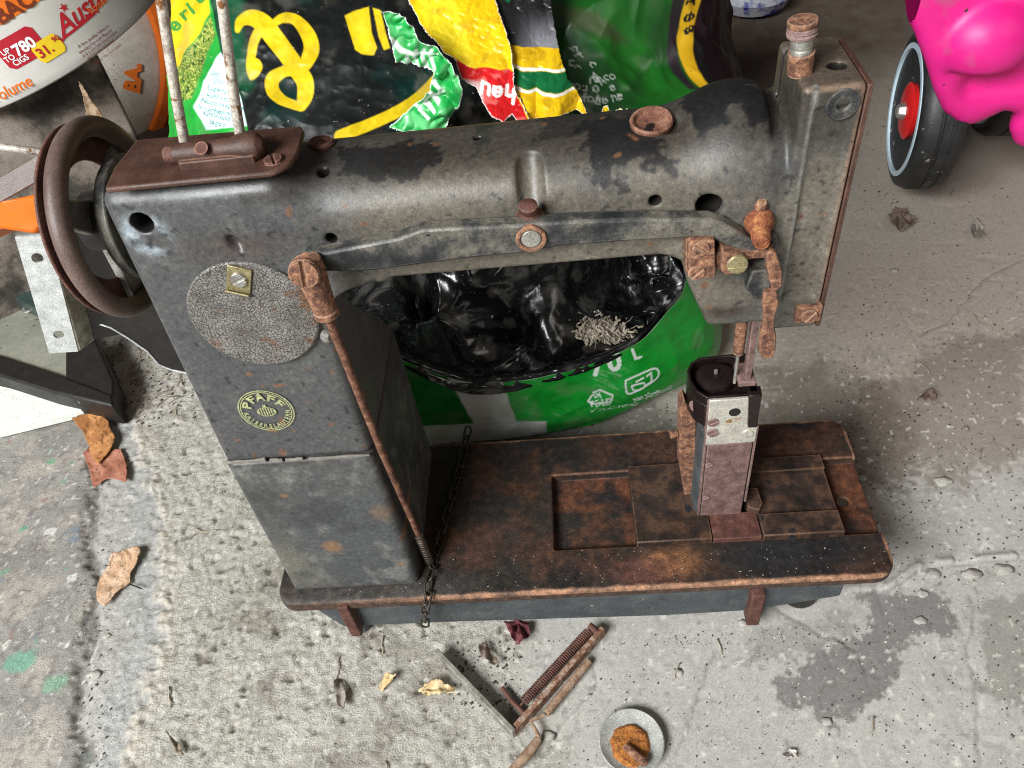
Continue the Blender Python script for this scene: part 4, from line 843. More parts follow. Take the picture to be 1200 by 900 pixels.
C = mixc(C, (.5, .6, .45), (1-sst(0, .012, 1-np.repeat(np.linspace(0, 1, 150), 420)+.03*(n2-.5)))*.6)
npobj('front_wall', G.reshape(-1, 3), grid_faces(150, 420), m_plas, bagB, C, label='green front wall with recycling marks')
# black inside of the bag: falls away behind the torn edge and rises in folds at the back
t2 = top.copy(); r0 = t2+np.array([0, .004, -.004]); r0[:, 1] += 0
jj = np.array([.6, 1., .6, 1.2, .55, .30, .35, .5, .6])[:, None]; rowsL = [r0+np.array([0, -.0085, -.0055])*jj, r0+np.array([0, -.0060, .0005])*np.minimum(jj*1.3, 1), r0+np.array([0, .002, .006]), r0+np.array([0, .03, -.02])]
for k, (dy, z_) in enumerate(((.050, .105), (.085, .115), (.125, .150), (.15, .185), (.165, .215))): rowsL.append(np.array([[lerp(p[0], .19, .10+.03*k), p[1]*.35+.14+dy, z_+.02*math.sin(i*1.7+k)] for i, p in enumerate(top)]))
G0 = patch_grid(np.array(rowsL), 230, 380); vv = np.linspace(0, 1, 230)[:, None]
G = G0+gnormal(G0)*((.062*(ridge(G0*np.array([1.5, .8, .8]), 12, 1, 5)-.5)+.010*(ridge(G0, 26, 1, 15)-.6))*sst(.30, .48, vv)*(1-.8*sst(.80, 1, vv)))[..., None]; G = crumple(crumple(G, .0040, 26, 8, 2), .0016, 75, 18, 2)
P_ = G0.reshape(-1, 3); n1 = fbm(P_, 25, 4, 31); C = np.ones((len(P_), 3))*np.array((.006, .0065, .007)); C = mixc(C, (.03, .027, .022), sst(.55, .75, n1)*.5); C = mixc(C, (.22, .21, .19), sst(.56, .72, fbm(P_, 60, 5, 41))*.30)
npobj('black_lining', G.reshape(-1, 3), grid_faces(230, 380), m_line, bagB, C, label='crumpled shiny black inside of the bag')
# upper green body
rows = []
for py, yy in ((-90, .60), (-20, .50), (50, .45), (110, .42), (165, .405), (230, .40)): rows.append([at(px_, py, 'y', yy+dd) for px_, dd in ((560, .06), (620, .02), (690, .0), (750, .0), (800, .012), (836, .05), (850, .10))])
rows.append([np.array([p[0], p[1]+.03, .004]) for p in rows[-1]])
G0 = patch_grid(rows, 210, 230); XY = chart(G0.reshape(-1, 3)); G = crumple(G0, .045, 9, 71, 1, .8, .009); P_ = G0.reshape(-1, 3); n1 = fbm(P_, 18, 4, 3)
C = np.ones((len(XY), 3))*np.array((.005, .068, .007)); C = mixc(C, (.012, .13, .012), sst(.45, .65, n1)*.7); C = mixc(C, (.012, .035, .012), sst(.5, .7, fbm(P_, 30, 4, 9))*.5)
C = mixc(C, (.05, .045, .025), soft(pin(XY, [(650, 10), (700, 25), (740, 45), (700, 48), (655, 40)]), 6)*.7)
C = mixc(C, (.010, .045, .014), soft(pin(XY, [(640, 40), (690, 45), (725, 90), (730, 135), (640, 140)]), 6)*.75)
for s_, x, y, a in (('pr', 672, 62, 60), ('or', 668, 78, 40), ('c', 690, 78, 40), ('ser', 692, 92, 35), ('ra co', 692, 100, -15), ('trou o', 664, 106, 5), ('er for', 668, 118, 5), ('de ne', 698, 124, -15), ('r', 724, 118, -20), ('e', 716, 108, -30)): C = mixc(C, (.5, .55, .5), text_mask(XY, s_, (x, y), 15, a+180 if s_ in ('trou o', 'er for') and False else a, .01)*.75)
yl_ = soft(pin(XY, [(791, -90), (815, -90), (816, 20), (822, 100), (815, 104), (808, 70), (801, 40)]), .8); C = mixc(C, (.62, .36, .01), yl_)
C = mixc(C, (.018, .010, .016), soft(pin(XY, [(775, -90), (791, -90), (801, 40), (812, 104), (806, 106), (793, 60), (788, 30)]), 1.5)*.95)
for s_, x, y in (('r', 800, 4), ('e', 803, 17), ('a', 807, 31)): C = mixc(C, (.015, .015, .012), yl_*text_mask(XY, s_, (x, y), 19, 70, .04))
C = mixc(C, (.006, .006, .006), soft(pin(XY, [(814, -90), (900, -90), (900, 260), (830, 260), (822, 100), (815, 20)]), .8))
npobj('upper_body', G.reshape(-1, 3), grid_faces(210, 230), m_plas, bagB, C, label='dark green upper body of the torn bag')
bk = G0.copy(); u = np.linspace(0, 1, 210)[:, None]; v = np.linspace(0, 1, 230)[None]; bk[..., 1] += .003+.15*(np.sin(math.pi*v)**.5)*(np.sin(math.pi*np.clip(u*.9+.08, 0, 1))**.5); bk = bk[::6, ::6]
npobj('back_panel', crumple(bk, .012, 12, 9).reshape(-1, 3), grid_faces(*bk.shape[:2]), m_black, bagB)
# yellow strips hanging over the arm
def col_yel(G, XY, d):
    n = fbm(np.c_[XY, 0*d], .08, 3, 4); C = np.ones((len(d), 3))*np.array((.80, .52, .006)); C = mixc(C, (.86, .66, .02), soft(pin(XY, [(470, -40), (520, -40), (545, 40), (560, 92), (540, 80), (500, 30)]), 2)); C = mixc(C, (.55, .33, .008), sst(.5, .7, n)*.6)
    red = soft(pin(XY, [(528, 70), (556, 86), (604, 86), (606, 120), (626, 160), (580, 160), (545, 120)]), .8); C = mixc(C, (.58, .012, .014), red); C = mixc(C, (.75, .18, .16), red*sst(.5, .62, n)*.6)
    C = mixc(C, WHT, red*text_mask(XY, 'neu', (606, 108), 30, 188, .03)*.9); C = mixc(C, WHT, red*soft(stroke(XY, [(601, 128), (603, 108)], 4), .6)); C = mixc(C, (.85, .80, .78), red*soft(pin(XY, [(540, 95), (565, 104), (566, 125), (550, 118)]), 3)*.6)
    return mixc(C, (.88, .86, .82), (1-sst(.4, 2.0, -d))*.9)
def col_band(G, XY, d):
    n = fbm(np.c_[XY, 0*d], .08, 3, 14); C = np.ones((len(d), 3))*np.array((.74, .46, .006)); C = mixc(C, (.45, .26, .006), sst(.45, .7, n)*.7)
    t = (XY[:, 1]-55)+(XY[:, 0]-600)*-.02
    top_ = 1-sst(-.8, .8, t); C = mixc(C, (.012, .012, .013), top_); C = mixc(C, (.22, .22, .24), top_*sst(-45, 0, t)*sst(600, 640, XY[:, 0]))
    C = mixc(C, WHT, (1-sst(1.2, 2.2, abs(t-25)))*.9); C = mixc(C, (.006, .12, .035), 1-sst(9, 10.4, abs(t-37))); C = mixc(C, WHT, (1-sst(1.2, 2.2, abs(t-49)))*.9)
    C = mixc(C, (.006, .16, .06), soft(pin(XY, [(585, -60), (600, -60), (606, -5), (596, 6), (580, -10)]), 1))
    return mixc(C, (.88, .86, .82), (1-sst(.3, 1.4, -d))*(XY[:, 1] > 120)*.9)
def drape(y0, amp, s, seed):
    def f(G, XY, d):
        P_ = G.copy(); q = np.c_[XY*np.array([1, .45]), 0*d]; P_[:, 1] += amp*(ridge(q, s, 2, seed)-.6)*2+.003*(ridge(np.c_[XY, 0*d], .11, 2, seed+4)-.6); return P_
    return f
cut_sheet('torn_flap', [(474, -40), (478, 8), (492, 28), (512, 50), (520, 64), (533, 76), (541, 96), (556, 108), (566, 126), (574, 138), (590, 147), (600, 141), (611, 153), (619, 158), (622, 146), (604, 110), (600, 60), (580, 0), (575, -40)],
          lambda a, b: at(a, b, 'y', .315+.0007*(150-b)), .85, drape(0, .016, .022, 5), col_yel, m_plas, bagB, 1.5, 31)
cut_sheet('torn_flap', [(570, -40), (580, 10), (594, 52), (598, 90), (604, 118), (620, 148), (632, 138), (646, 141), (655, 132), (672, 136), (690, 138), (676, 108), (666, 92), (656, 60), (650, 30), (640, -40)],
          lambda a, b: at(a, b, 'y', .325+.0007*(150-b)), .85, drape(0, .016, .026, 25), col_band, m_plas, bagB, 1.2, 47)
cut_sheet('torn_flap', [(700, 138), (712, 120), (716, 133), (728, 128), (752, 130), (740, 140), (715, 142)], lambda a, b: at(a, b, 'y', .36), .9, drape(0, .006, .1, 3), lambda G, XY, d: mixc(np.ones((len(d), 3))*np.array(YEL), WHT, 1-sst(.3, 1.5, -d)), m_plas, bagB, 1, 5)
# roots and dry straw lying in the torn bag
cl = np.array(at(706, 388, 'y', .256)); rnd = random.Random(12); m = MB()
for k in range(520):
    a0 = np.array([rnd.gauss(0, .0105), rnd.gauss(0, .006), 0]); a0[2] = rnd.uniform(-.006, .006)*math.exp(-(a0[0]/.014)**2)+.15*a0[0]*-1; d = unit([rnd.gauss(0, 1), rnd.gauss(0, .5), rnd.gauss(0, .35)]); pts = [cl+a0]
    for j in range(4): d = unit(d+np.array([rnd.gauss(0, .8), rnd.gauss(0, .6), rnd.gauss(0, .5)])); pts.append(pts[-1]+d*rnd.uniform(.0010, .0032))
    m.tube(pts, rnd.choice((.0002, .0003, .0005, .0009, .0013)), 4)
for k in range(70):
    q = np.array(at(rnd.uniform(640, 760), rnd.uniform(360, 410), 'y', rnd.uniform(.250, .262))); d = unit([rnd.gauss(0, 1), rnd.gauss(0, .4), rnd.gauss(0, .4)]); pts = [q]
    for j in range(4): d = unit(d+np.array([rnd.gauss(0, .5), rnd.gauss(0, .3), rnd.gauss(0, .3)])); pts.append(pts[-1]+d*rnd.uniform(.001, .005))
    if abs(q[0]-cl[0]) < .022 and abs(q[2]-cl[2]) < .012: m.tube(pts, .0003, 4)
rt = m.build('root_clump', M('pale_roots', [(.3, (.26, .21, .15)), (.6, (.55, .48, .38)), (.8, (.72, .66, .55))], s=120, rough=(.8, .95), bump=.3), None, smooth=180); tag(rt, 'pale tangled clump of dry roots lying on black plastic inside the arch', 'roots', kind='stuff')
m = MB(); b_ = np.array(at(690, 398, 'y', .268))
ico = bmesh.new(); bmesh.ops.create_icosphere(ico, subdivisions=4, radius=1); V_ = np.array([v.co for v in ico.verts]); F_ = np.array([[v.index for v in f.verts] for f in ico.faces]); ico.free()
V_ = V_*(.6+.8*fbm(V_, 2.2, 4, 4))[:, None]*np.array([.034, .022, .014])+b_-np.array([0, -.006, .010])
so_ = npobj('soil_heap', V_, F_, M('dark_soil', [(.3, (.012, .009, .006)), (.6, (.04, .03, .02)), (.8, (.10, .08, .055))], s=250, rough=(.9, 1), bump=1, bs=700, bd=.002), None); tag(so_, 'dark crumbly heap of soil under the root clump in the torn bag', 'soil', kind='stuff')

# ------------------------------------------------------------------ tubs and junk at the upper left
m_white = M('white_plastic', [(.3, (.62, .60, .56)), (.7, (.74, .72, .68))], s=25, grain=.05, rough=(.3, .45), bump=.08, bs=300, specks=[((.08, .07, .06), 210, .755, .03)])
m_dirtywhite = M('dirty_white', [(.3, (.52, .46, .37)), (.7, (.72, .68, .60))], s=30, rough=(.5, .7), bump=.2, bs=300, specks=[((.05, .04, .03), 170, .68, .04)])
m_orange = M('orange_plastic', [(.3, (.62, .11, .006)), (.7, (.80, .17, .010))], s=25, grain=.05, rough=(.25, .4), bump=.08, bs=300, specks=[((.05, .03, .02), 190, .70, .04)])
m_ored = plain('print_orange', (.75, .16, .015), .4, var=.08); m_red = plain('print_red', (.42, .012, .025), .4, var=.08); m_ink = plain('print_ink', (.16, .02, .03), .4, var=.1)
m_pyel = plain('print_yellow', (.78, .55, .02), .4, var=.06); m_pwh = plain('print_white', (.80, .80, .78), .4, var=.04); m_brownink = plain('print_brown', (.16, .03, .01), .45, var=.1)
TC, TR, TZ = np.array([-.345, .650]), .163, .285
tub = thing('tobacco_tub', 'white round plastic tub with red and yellow price labels above the handwheel', 'tub', (*TC, TZ))
TILT = Matrix.Rotation(math.radians(-13), 3, 'Y') @ Matrix.Rotation(math.radians(4), 3, 'X'); RT = np.array(TILT); TB = np.array([TC[0], TC[1], TZ])
prof = [(.152, .0), (TR-.004, .003), (TR, .012), (TR+.004, .20), (TR+.008, .203), (TR+.008, .225), (TR-.01, .232), (0, .234)]
MB().lathe([(0, 0)]+prof, TB, RT[:, 2], 128).build('body', m_white, tub, smooth=30)
def oncyl(x, y):
    d = RT.T@(AF+AR*(x-600)/CF-AU*(y-450)/CF); o = RT.T@(CPOS-TB); a = d[:2]@d[:2]; b = 2*o[:2]@d[:2]; c = o[:2]@o[:2]-(TR+.002)**2
    disc = max(b*b-4*a*c, 0); t = (-b-math.sqrt(disc))/(2*a); p = o+t*d; return math.atan2(p[1], p[0]), p[2]
def cyl_pt(th, z, off): r = TR+.004*(z-.012)/.188+off; return TB+RT@np.array([r*math.cos(th), r*math.sin(th), z])
def cyl_print(name, polys, mat, off):        # polys: lists of (s along the wall, z), s in metres from theta0
    m_ = MB()
    for V2, Fc in polys: m_.add([cyl_pt(th, z, off) for th, z in V2], Fc)
    return m_.build(name, mat, tub, smooth=0)
def cyl_text(s, pos, size, rot=0, bold=0., shear=0., sx=1.):
    v, f = glyphs(s, bold, shear); th, z = oncyl(*pos); q = v*size*np.array([sx, 1]); c_, s_ = math.cos(rot), math.sin(rot)
    return [(th+(p[0]*c_-p[1]*s_)/TR, z+p[0]*s_+p[1]*c_) for p in q], f
def cyl_rect(pos, w, h, rot=0, n=10, rad=.004):
    th, z = oncyl(*pos); V2 = []; c_, s_ = math.cos(rot), math.sin(rot)
    for i in range(n+1):
        for j in (0, 1):
            x = (i/n-.5)*w; e = rad if i in (0, n) else 0; y = (j-.5)*(h-2*e); V2.append((th+(x*c_-y*s_)/TR, z+x*s_+y*c_))
    return V2, [(2*i, 2*i+2, 2*i+3, 2*i+1) for i in range(n)]
th0, z0 = oncyl(20, 18); V2 = []
for i in range(41):
    for z in (z0-.000, z0+.05): V2.append((th0-1.2+2.4*i/40, z))
cyl_print('orange_band', [(V2, [(2*i, 2*i+2, 2*i+3, 2*i+1) for i in range(40)])], m_ored, .0006)
cyl_print('band_lettering', [cyl_text('TOBACCO', (-30, 46), .021, 0, .03)], m_brownink, .0012)
cyl_print('price_label', [cyl_rect((24, 57), .044, .029)], m_red, .0006)
cyl_print('price_lettering', [cyl_text('780', (21, 66), .0150, 0, .035), cyl_text('UP', (4, 66), .0075, 0, .02), cyl_text('TO', (8, 74), .0075, 0, .02), cyl_text('CIGS', (18, 78), .0078, 0, .02)], m_pwh, .0012)
cyl_print('price_sticker', [cyl_rect((57, 57), .029, .020)], m_pyel, .0010)
cyl_print('sticker_lettering', [cyl_text('31.', (48, 69), .0135, 0, .02), cyl_text('90', (63, 50), .0072, 0, .02)], m_red, .0016)
cyl_print('logo', [cyl_text('Austin', (74, 44), .026, .05, .02, .35), cyl_rect((94, 30), .050, .0025, .05)], m_red, .0006)
thA, zA = oncyl(75, 9)
st = []
for k in range(10):
    r = (.0048 if k % 2 == 0 else .0019); a = math.pi/2+k*math.pi/5; st.append((thA+r*math.cos(a)/TR, zA+r*math.sin(a)))
cyl_print('star', [(st, [tuple(range(10))])], m_red, .0006)
cyl_print('small_print', [cyl_text(s_, p, .0045, .0, .0) for s_, p in (('A fine quality tobacco', (93, 57)), ('blended for rich flavour', (94, 64)), ('and a smooth experience', (98, 68)), ('with finest selected', (104, 71)), ('enjoy the rich taste', (113, 76)))], m_ink, .0006)
cyl_print('volume_lettering', [cyl_text('Volume', (-8, 122), .016, 0, .015, .25)], m_ored, .0006)
cyl_print('volume_lettering', [cyl_text('Volume', (106, 18), .010, 0, .01, .2)], m_ored, .0006)
# big orange lid leaning behind it
LC = at(8, 62, 'y', .93); ln = unit(CPOS-LC); LR = 168/CF*((LC-CPOS)@AF)
ol = thing('round_tub_lid', 'big round orange lid with speckled white face leaning behind the white tub', 'lid', (LC[0], LC[1], 0))
MB().lathe([(LR*.985, -.012), (LR*1.01, -.006), (LR*1.02, .004), (LR*1.08, .006), (LR*1.12, .0), (LR*1.125, -.030), (LR*1.08, -.045), (LR*.9, -.045)], LC, ln, 160).build('rim', m_orange, ol, smooth=40)
MB().lathe([(LR*1.0, -.010), (LR*.97, -.006), (LR*.5, -.004), (0, -.004)], LC, ln, 128).build('face', m_dirtywhite, ol, smooth=40)
fa, fb, _ = frame(ln); v, f = glyphs('BA.', .05); m = MB(); rr = LR*.80
def lidpt(p, r0, a0, size): a = a0+p[0]*size/r0; r = r0-p[1]*size; return LC+fa*r*math.cos(a)+fb*r*math.sin(a)-ln*.0020
m.add([lidpt(p, rr+.012, -.66, .034) for p in v], f); m.build('lid_lettering', m_ored, ol, smooth=0)
# grimy carton under the white tub, shadow gaps painted into its dark patches
cz = TZ-.001; ca = .62; ux, uy = np.array([math.cos(ca), math.sin(ca)]), np.array([-math.sin(ca), math.cos(ca)]); cc_ = TC+np.array([-.125, -.035])
q = [cc_+ux*a_*.150+uy*b_*.140 for a_, b_ in ((-1, -1), (1, -1), (1, 1), (-1, 1))]
m = MB(); m.hexa([(p[0], p[1], 0.) for p in q]+[(p[0], p[1], cz) for p in q])
o = m.build('white_carton', M('grimy_shaded_card', [(.38, (.012, .010, .009)), (.46, (.07, .06, .05)), (.54, (.24, .20, .165)), (.72, (.40, .36, .31))], s=11, rough=(.6, .8), bump=.3, bs=200), None, bevel=.004); tag(o, 'grimy white carton with painted-in shade carrying the white tub at the left edge', 'carton')
m = MB(); m.poly([at(x, y, 'y', yy) for x, y, yy in ((-80, 262, .30), (0, 236, .31), (48, 226, .32), (52, 262, .30), (40, 274, .29), (0, 268, .29), (-80, 300, .28))], (0, .03, -.02)); o = m.build('orange_tray', m_orange, None, bevel=.003); tag(o, 'glossy orange plastic tray below the clear lid at the left edge', 'tray')
V_ = [at(x, y, 'y', yy) for x, y, yy in ((-90, 243, .30), (0, 208, .33), (62, 172, .36), (62, 196, .34), (50, 208, .33), (0, 236, .31), (-90, 272, .28))]
m = MB(); m.poly(V_, (0, .004, -.003)); m2 = M('clear_plastic', [(.3, (.45, .40, .38)), (.7, (.62, .56, .54))], s=10, rough=(.12, .25), bump=.1, bs=60, trans=.55); o = m.build('clear_lid', m2, None, bevel=.001); tag(o, 'scratched clear plastic lid leaning behind the handwheel at the left edge', 'lid')
m = MB(); m.tube([at(-60, 166, 'y', .26), at(0, 172, 'y', .26), at(64, 180, 'y', .26)], .0030, 10); o = m.build('wire_rod', m_pin, None, smooth=180); tag(o, 'thin pale metal rod running behind the handwheel', 'rod')
# old framed pane lying at the left, white board in front
pane = thing('window_sash', 'old greenish window sash with black rubber edge lying at the left edge', 'window sash', (-.45, .42, 0))
def flat(name, pts, z, th, mt, parent, bv=.001): return MB().poly([at(x, y, 'z', z) for x, y in pts], (0, 0, -th)).build(name, mt, parent, bevel=bv)
m_sash = M('pale_green_frame', [(.3, (.22, .24, .20)), (.7, (.40, .42, .35))], s=30, rough=(.3, .5), bump=.15, bs=200, specks=[((.06, .05, .04), 160, .70, .04)])
flat('pane', [(-120, 300), (0, 340), (40, 352), (88, 380), (92, 470), (0, 436), (-120, 400)], .030, .006, M('dusty_glass', [(.3, (.16, .17, .13)), (.7, (.30, .30, .24))], s=18, rough=(.15, .4), bump=.1, bs=120, specks=[((.05, .045, .04), 110, .66, .06)]), pane)
flat('frame_bar', [(-120, 262), (0, 316), (48, 340), (62, 372), (0, 340), (-120, 300)], .050, .040, plain('dark_green_glass', (.035, .055, .048), .2, var=.3), pane)
flat('frame_bar', [(-120, 230), (0, 276), (44, 304), (44, 328), (0, 312), (-120, 256)], .070, .050, m_sash, pane, .004)
flat('rubber_edge', [(-120, 392), (0, 416), (62, 436), (132, 462), (131, 475), (60, 459), (0, 440), (-120, 415)], .036, .034, m_black, pane, .003)
flat('rubber_edge', [(76, 400), (112, 396), (134, 446), (132, 468), (76, 448)], .034, .030, m_black, pane, .003)
for x, y, w in ((14, 356, 0), (34, 362, 8), (104, 398, 4)):
    c = at(x, y, 'z', .0345); MB().ring(.0042, .0085, .002, c, (0, 0, 1), 20).build('hinge_eye', m_steel, pane, bevel=.0003); MB().box((c[0]-.022, c[1]+.006, .0325), (c[0]+.018, c[1]+.016, .0345)).build('hinge_strip', m_steel, pane, bevel=.0004)
o = flat('white_board', [(-140, 405), (0, 440), (126, 472), (0, 503), (-140, 535)], .014, .013, M('white_rough_board', [(.3, (.66, .68, .60)), (.7, (.84, .86, .79))], s=90, rough=(.7, .9), bump=.5, bs=160, bd=.002), None, .001); tag(o, 'rough white board corner lying on the floor at the left edge', 'board')

# ------------------------------------------------------------------ pink ride-on car
car = thing('ride_on_car', 'bright pink plastic ride-on toy car parked at the upper right', 'toy car', (.86, .72, 0))
m_pink = M('pink_plastic', [(.3, (.70, .012, .21)), (.7, (.80, .018, .26))], s=18, grain=.05, rough=(.34, .52), bump=.06, bs=260, spec=.5, specks=[((.05, .02, .03), 110, .715, .02), ((.42, .10, .20), 12, .62, .12)])
YC = .490
pp = [at(x-9, y, 'y', YC)[[0, 2]] for x, y in [(1040, -40), (1056, 8), (1075, 45), (1089, 82), (1098, 112), (1110, 138), (1128, 152), (1146, 155), (1165, 147), (1184, 138), (1196, 141), (1188, 158), (1194, 176), (1225, 190), (1290, 190), (1330, 150), (1330, -60), (1200, -110), (1040, -90)]]
def f_pink(x, y, z):
    Q = np.stack(np.broadcast_arrays(x-.52*(y-YC), z+0*y), -1); Q = np.stack([np.broadcast_to(Q[..., 0], np.broadcast_shapes(x.shape, y.shape, z.shape)), np.broadcast_to(Q[..., 1], np.broadcast_shapes(x.shape, y.shape, z.shape))], -1)
    d2 = inside(Q, np.array(pp)).reshape(Q.shape[:3])+.020; wy = abs(y-(YC+.125))-.105
    d = np.sqrt(np.maximum(d2, 0)**2+np.maximum(wy, 0)**2)+np.minimum(np.maximum(d2, wy), 0)-.020
    a = at(1158, 50, 'y', YC); b = np.sqrt(((x-a[0])/.046)**2+((y-YC-.012)/.042)**2+((z-a[2])/.042)**2); d = smin(d, smax((b-1)*.040, (a[2]-.024)-z, .004), .008)
    g_ = at(1150, 100, 'y', YC); d = smax(d, -(np.sqrt((np.maximum(abs(x-g_[0]-.05)-.055, 0))**2+(y-YC+.004)**2+(z-g_[2])**2)-.012), .016)
    w = WC; d = smax(d, -np.maximum(np.maximum(np.sqrt((y-w[1])**2+(z-w[2])**2)-.112, x-w[0]-.085), YC+.030-y), .006)
    return d
WC = at(1058.5, 130, 'x', .655)
V, F = sdf_mesh(f_pink, (.60, .46, .02), (1.06, .74, .38), .0042)
npobj('body', V, F, m_pink, car)
rr = np.linalg.norm(at(1063, 57, 'x', .655)-at(1046, 205, 'x', .655))/2
m_tyre = M('black_rubber', [(.3, (.010, .010, .010)), (.7, (.026, .026, .026))], s=60, grain=.05, rough=(.4, .6), bump=.3, bs=400, specks=[((.30, .26, .21), 100, .66, .08)])
WA = unit((math.cos(.17), -math.sin(.17), 0))
def wheel(c, R_, wd):
    w = MB().lathe([(R_*.30, .010), (R_*.70, .004), (R_*.86, 0), (R_*.95, .003), (R_, .012), (R_*1.004, .020), (R_*.985, .021), (R_*.985, .023), (R_*1.004, .024), (R_*1.004, .032), (R_*.985, .033), (R_*.985, .035), (R_, .036), (R_*.97, wd-.004), (R_*.88, wd), (R_*.3, wd)], c, WA, 72).build('wheel', m_tyre, car, smooth=50)
    MB().ring(R_*.765, R_*.832, .003, c-WA*.0005, WA, 72).build('blue_ring', plain('pale_blue_plastic', (.52, .64, .72), .4, var=.1), w)
    MB().lathe([(R_*.33, .012), (R_*.36, .004), (R_*.30, .001), (0, .001)], c, WA, 40).build('red_hub', plain('red_plastic', (.62, .015, .015), .35, var=.1), w)
    MB().lathe([(.011, .004), (.0095, -.002), (.0085, -.006), (.006, -.008), (0, -.0085)], c, WA, 6).build('axle_nut', m_steel, w, bevel=.001)
R1 = rr/.81; WC[2] = max(WC[2], R1*.97); wheel(WC, R1, .050); wheel(WC+np.array([.135, .10, 0]), R1, .050)
print('wheel', WC, rr, R1)
# something blue and white lying far behind
m = MB(); c = at(884, -8, 'z', .03); m.lathe([(.0, -.03), (.055, -.02), (.065, 0), (.05, .02), (0, .03)], (c[0], c[1], .03), (0, 0, 1), 28); o = m.build('blue_bag', M('blue_white_plastic', [(.45, (.02, .03, .25)), (.5, (.5, .5, .55))], s=9, rough=(.3, .5)), None); tag(o, 'small blue and white plastic bundle on the dark floor at the top', 'plastic bundle')

# ------------------------------------------------------------------ things lying on the floor
def fp(x, y, z=0.): return at(x, y, 'z', z)
def fan(name, label, pts, hub, z0, rise, c1, c2, seed, group=None, wob=1.0, crump=.0008, cat='leaf', tip=None):
    pts = np.array(pts, float); hub = np.array(hub, float)
    def zf(G, XY, d):
        P_ = G.copy(); r = np.hypot(*(XY-hub).T); th = np.arctan2(*(XY-hub).T[::-1]); rm = r.max()
        P_[:, 2] = np.array([floor_z(a, b) for a, b in G[:, :2]])*.3+z0+rise*(r/rm)**1.5+crump*np.sin(th*9+seed)*(r/rm)+crump*1.5*(fbm(np.c_[XY, 0*r], .06, 2, seed)-.5)*2
        return P_
    def cf(G, XY, d):
        th = np.arctan2(*(XY-hub).T[::-1]); r = np.hypot(*(XY-hub).T); n = fbm(np.c_[XY, 0*r], .12, 3, seed)
        C = np.ones((len(d), 3))*np.array(c1); C = mixc(C, c2, sst(.35, .65, n)); C *= (1-.14*np.clip(np.sin(th*60), 0, 1)*sst(0, 12, r))[:, None]; return mixc(C, np.array(c1)*.35, sst(.80, .84, vnoise(np.c_[XY, 0*r], .3, seed))*.7)
    o = cut_sheet(name, pts, lambda a, b: fp(a, b, z0), .9, zf, cf, m_leaf, None, wob, seed, thick=.0004); return tag(o, label, cat, group)
GL = 'dry leaves lying on the floor'
fan('ginkgo_leaf', 'reddish brown ginkgo leaf partly under an orange one beside the board', [(97, 530), (104, 522), (112, 540), (128, 526), (142, 526), (150, 545), (149, 567), (136, 562), (122, 564), (110, 572), (104, 552)], (118, 532), .0035, .003, (.34, .13, .08), (.46, .20, .13), 3, GL)
fan('ginkgo_leaf', 'orange fan-shaped ginkgo leaf below the white board corner', [(84, 492), (96, 487), (116, 484), (128, 494), (131, 504), (136, 513), (130, 528), (122, 536), (115, 546), (107, 536), (103, 522), (98, 508)], (113, 543), .0068, .004, (.36, .15, .05), (.52, .24, .09), 8, GL)
fan('ginkgo_leaf', 'pale tan ginkgo leaf lying alone left of the machine', [(113, 700), (114, 684), (124, 668), (128, 660), (131, 650), (148, 644), (165, 641), (167, 648), (160, 662), (154, 672), (153, 682), (146, 688), (138, 694), (130, 704), (124, 712), (117, 708)], (152, 686), .0035, .005, (.52, .33, .20), (.68, .47, .32), 14, GL)
o = MB().tube([fp(153, 685, .004), fp(159, 687, .005), fp(166, 690, .004)], .0006, 6).build('leaf_stalk', m_leaf); tag(o, 'tiny stalk of the pale tan ginkgo leaf', 'stalk')
fan('crumpled_leaf', 'small yellow crumpled leaf scrap left of the other yellow one', [(442, 806), (446, 796), (455, 791), (465, 793), (463, 800), (455, 804), (448, 811)], (446, 808), .003, .006, (.52, .38, .18), (.66, .52, .30), 5, GL, 3, .004)
fan('crumpled_leaf', 'long yellow crumpled leaf scrap left of the angle bracket', [(490, 808), (498, 802), (512, 799), (524, 803), (534, 808), (538, 819), (526, 815), (510, 817), (496, 815)], (494, 810), .003, .007, (.50, .35, .17), (.66, .50, .29), 6, GL, 4, .005)
fan('purple_leaf', 'dark purple-red curled leaf just below the bed', [(591, 729), (604, 726), (620, 727), (622, 742), (616, 753), (608, 757), (598, 748)], (606, 727), .004, .008, (.09, .02, .025), (.17, .05, .055), 9, GL, 3, .005)
fan('brown_leaf', 'brown pointed leaf lying inside the angle bracket', [(560, 760), (570, 750), (577, 764), (586, 780), (578, 782), (564, 772)], (570, 752), .003, .006, (.13, .09, .07), (.22, .17, .13), 19, GL, 2, .003)
fan('brown_leaf', 'small brown broken leaf on the bare floor left of the toy wheel', [(1040, 252), (1050, 243), (1062, 246), (1073, 262), (1066, 268), (1052, 274), (1044, 268)], (1052, 248), .004, .010, (.16, .11, .09), (.24, .18, .15), 23, GL, 2.5, .004)
fan('brown_leaf', 'grey brown narrow leaf at the lower left of the bed', [(391, 800), (396, 788), (402, 796), (408, 818), (404, 834), (396, 828)], (397, 790), .003, .006, (.22, .18, .15), (.34, .29, .25), 29, GL, 2, .004)
fan('brown_leaf', 'dry brown husk with a stem at the right of the machine', [(1075, 466), (1084, 458), (1091, 456), (1096, 464), (1095, 472), (1084, 468)], (1088, 458), .004, .006, (.13, .09, .07), (.22, .16, .12), 31, GL, 2, .004)
fan('brown_leaf', 'dark curled leaf tip near the bottom left edge', [(196, 852), (201, 862), (212, 872), (216, 884), (208, 885), (202, 874)], (210, 884), .003, .006, (.13, .10, .07), (.24, .19, .14), 33, GL, 2, .003)
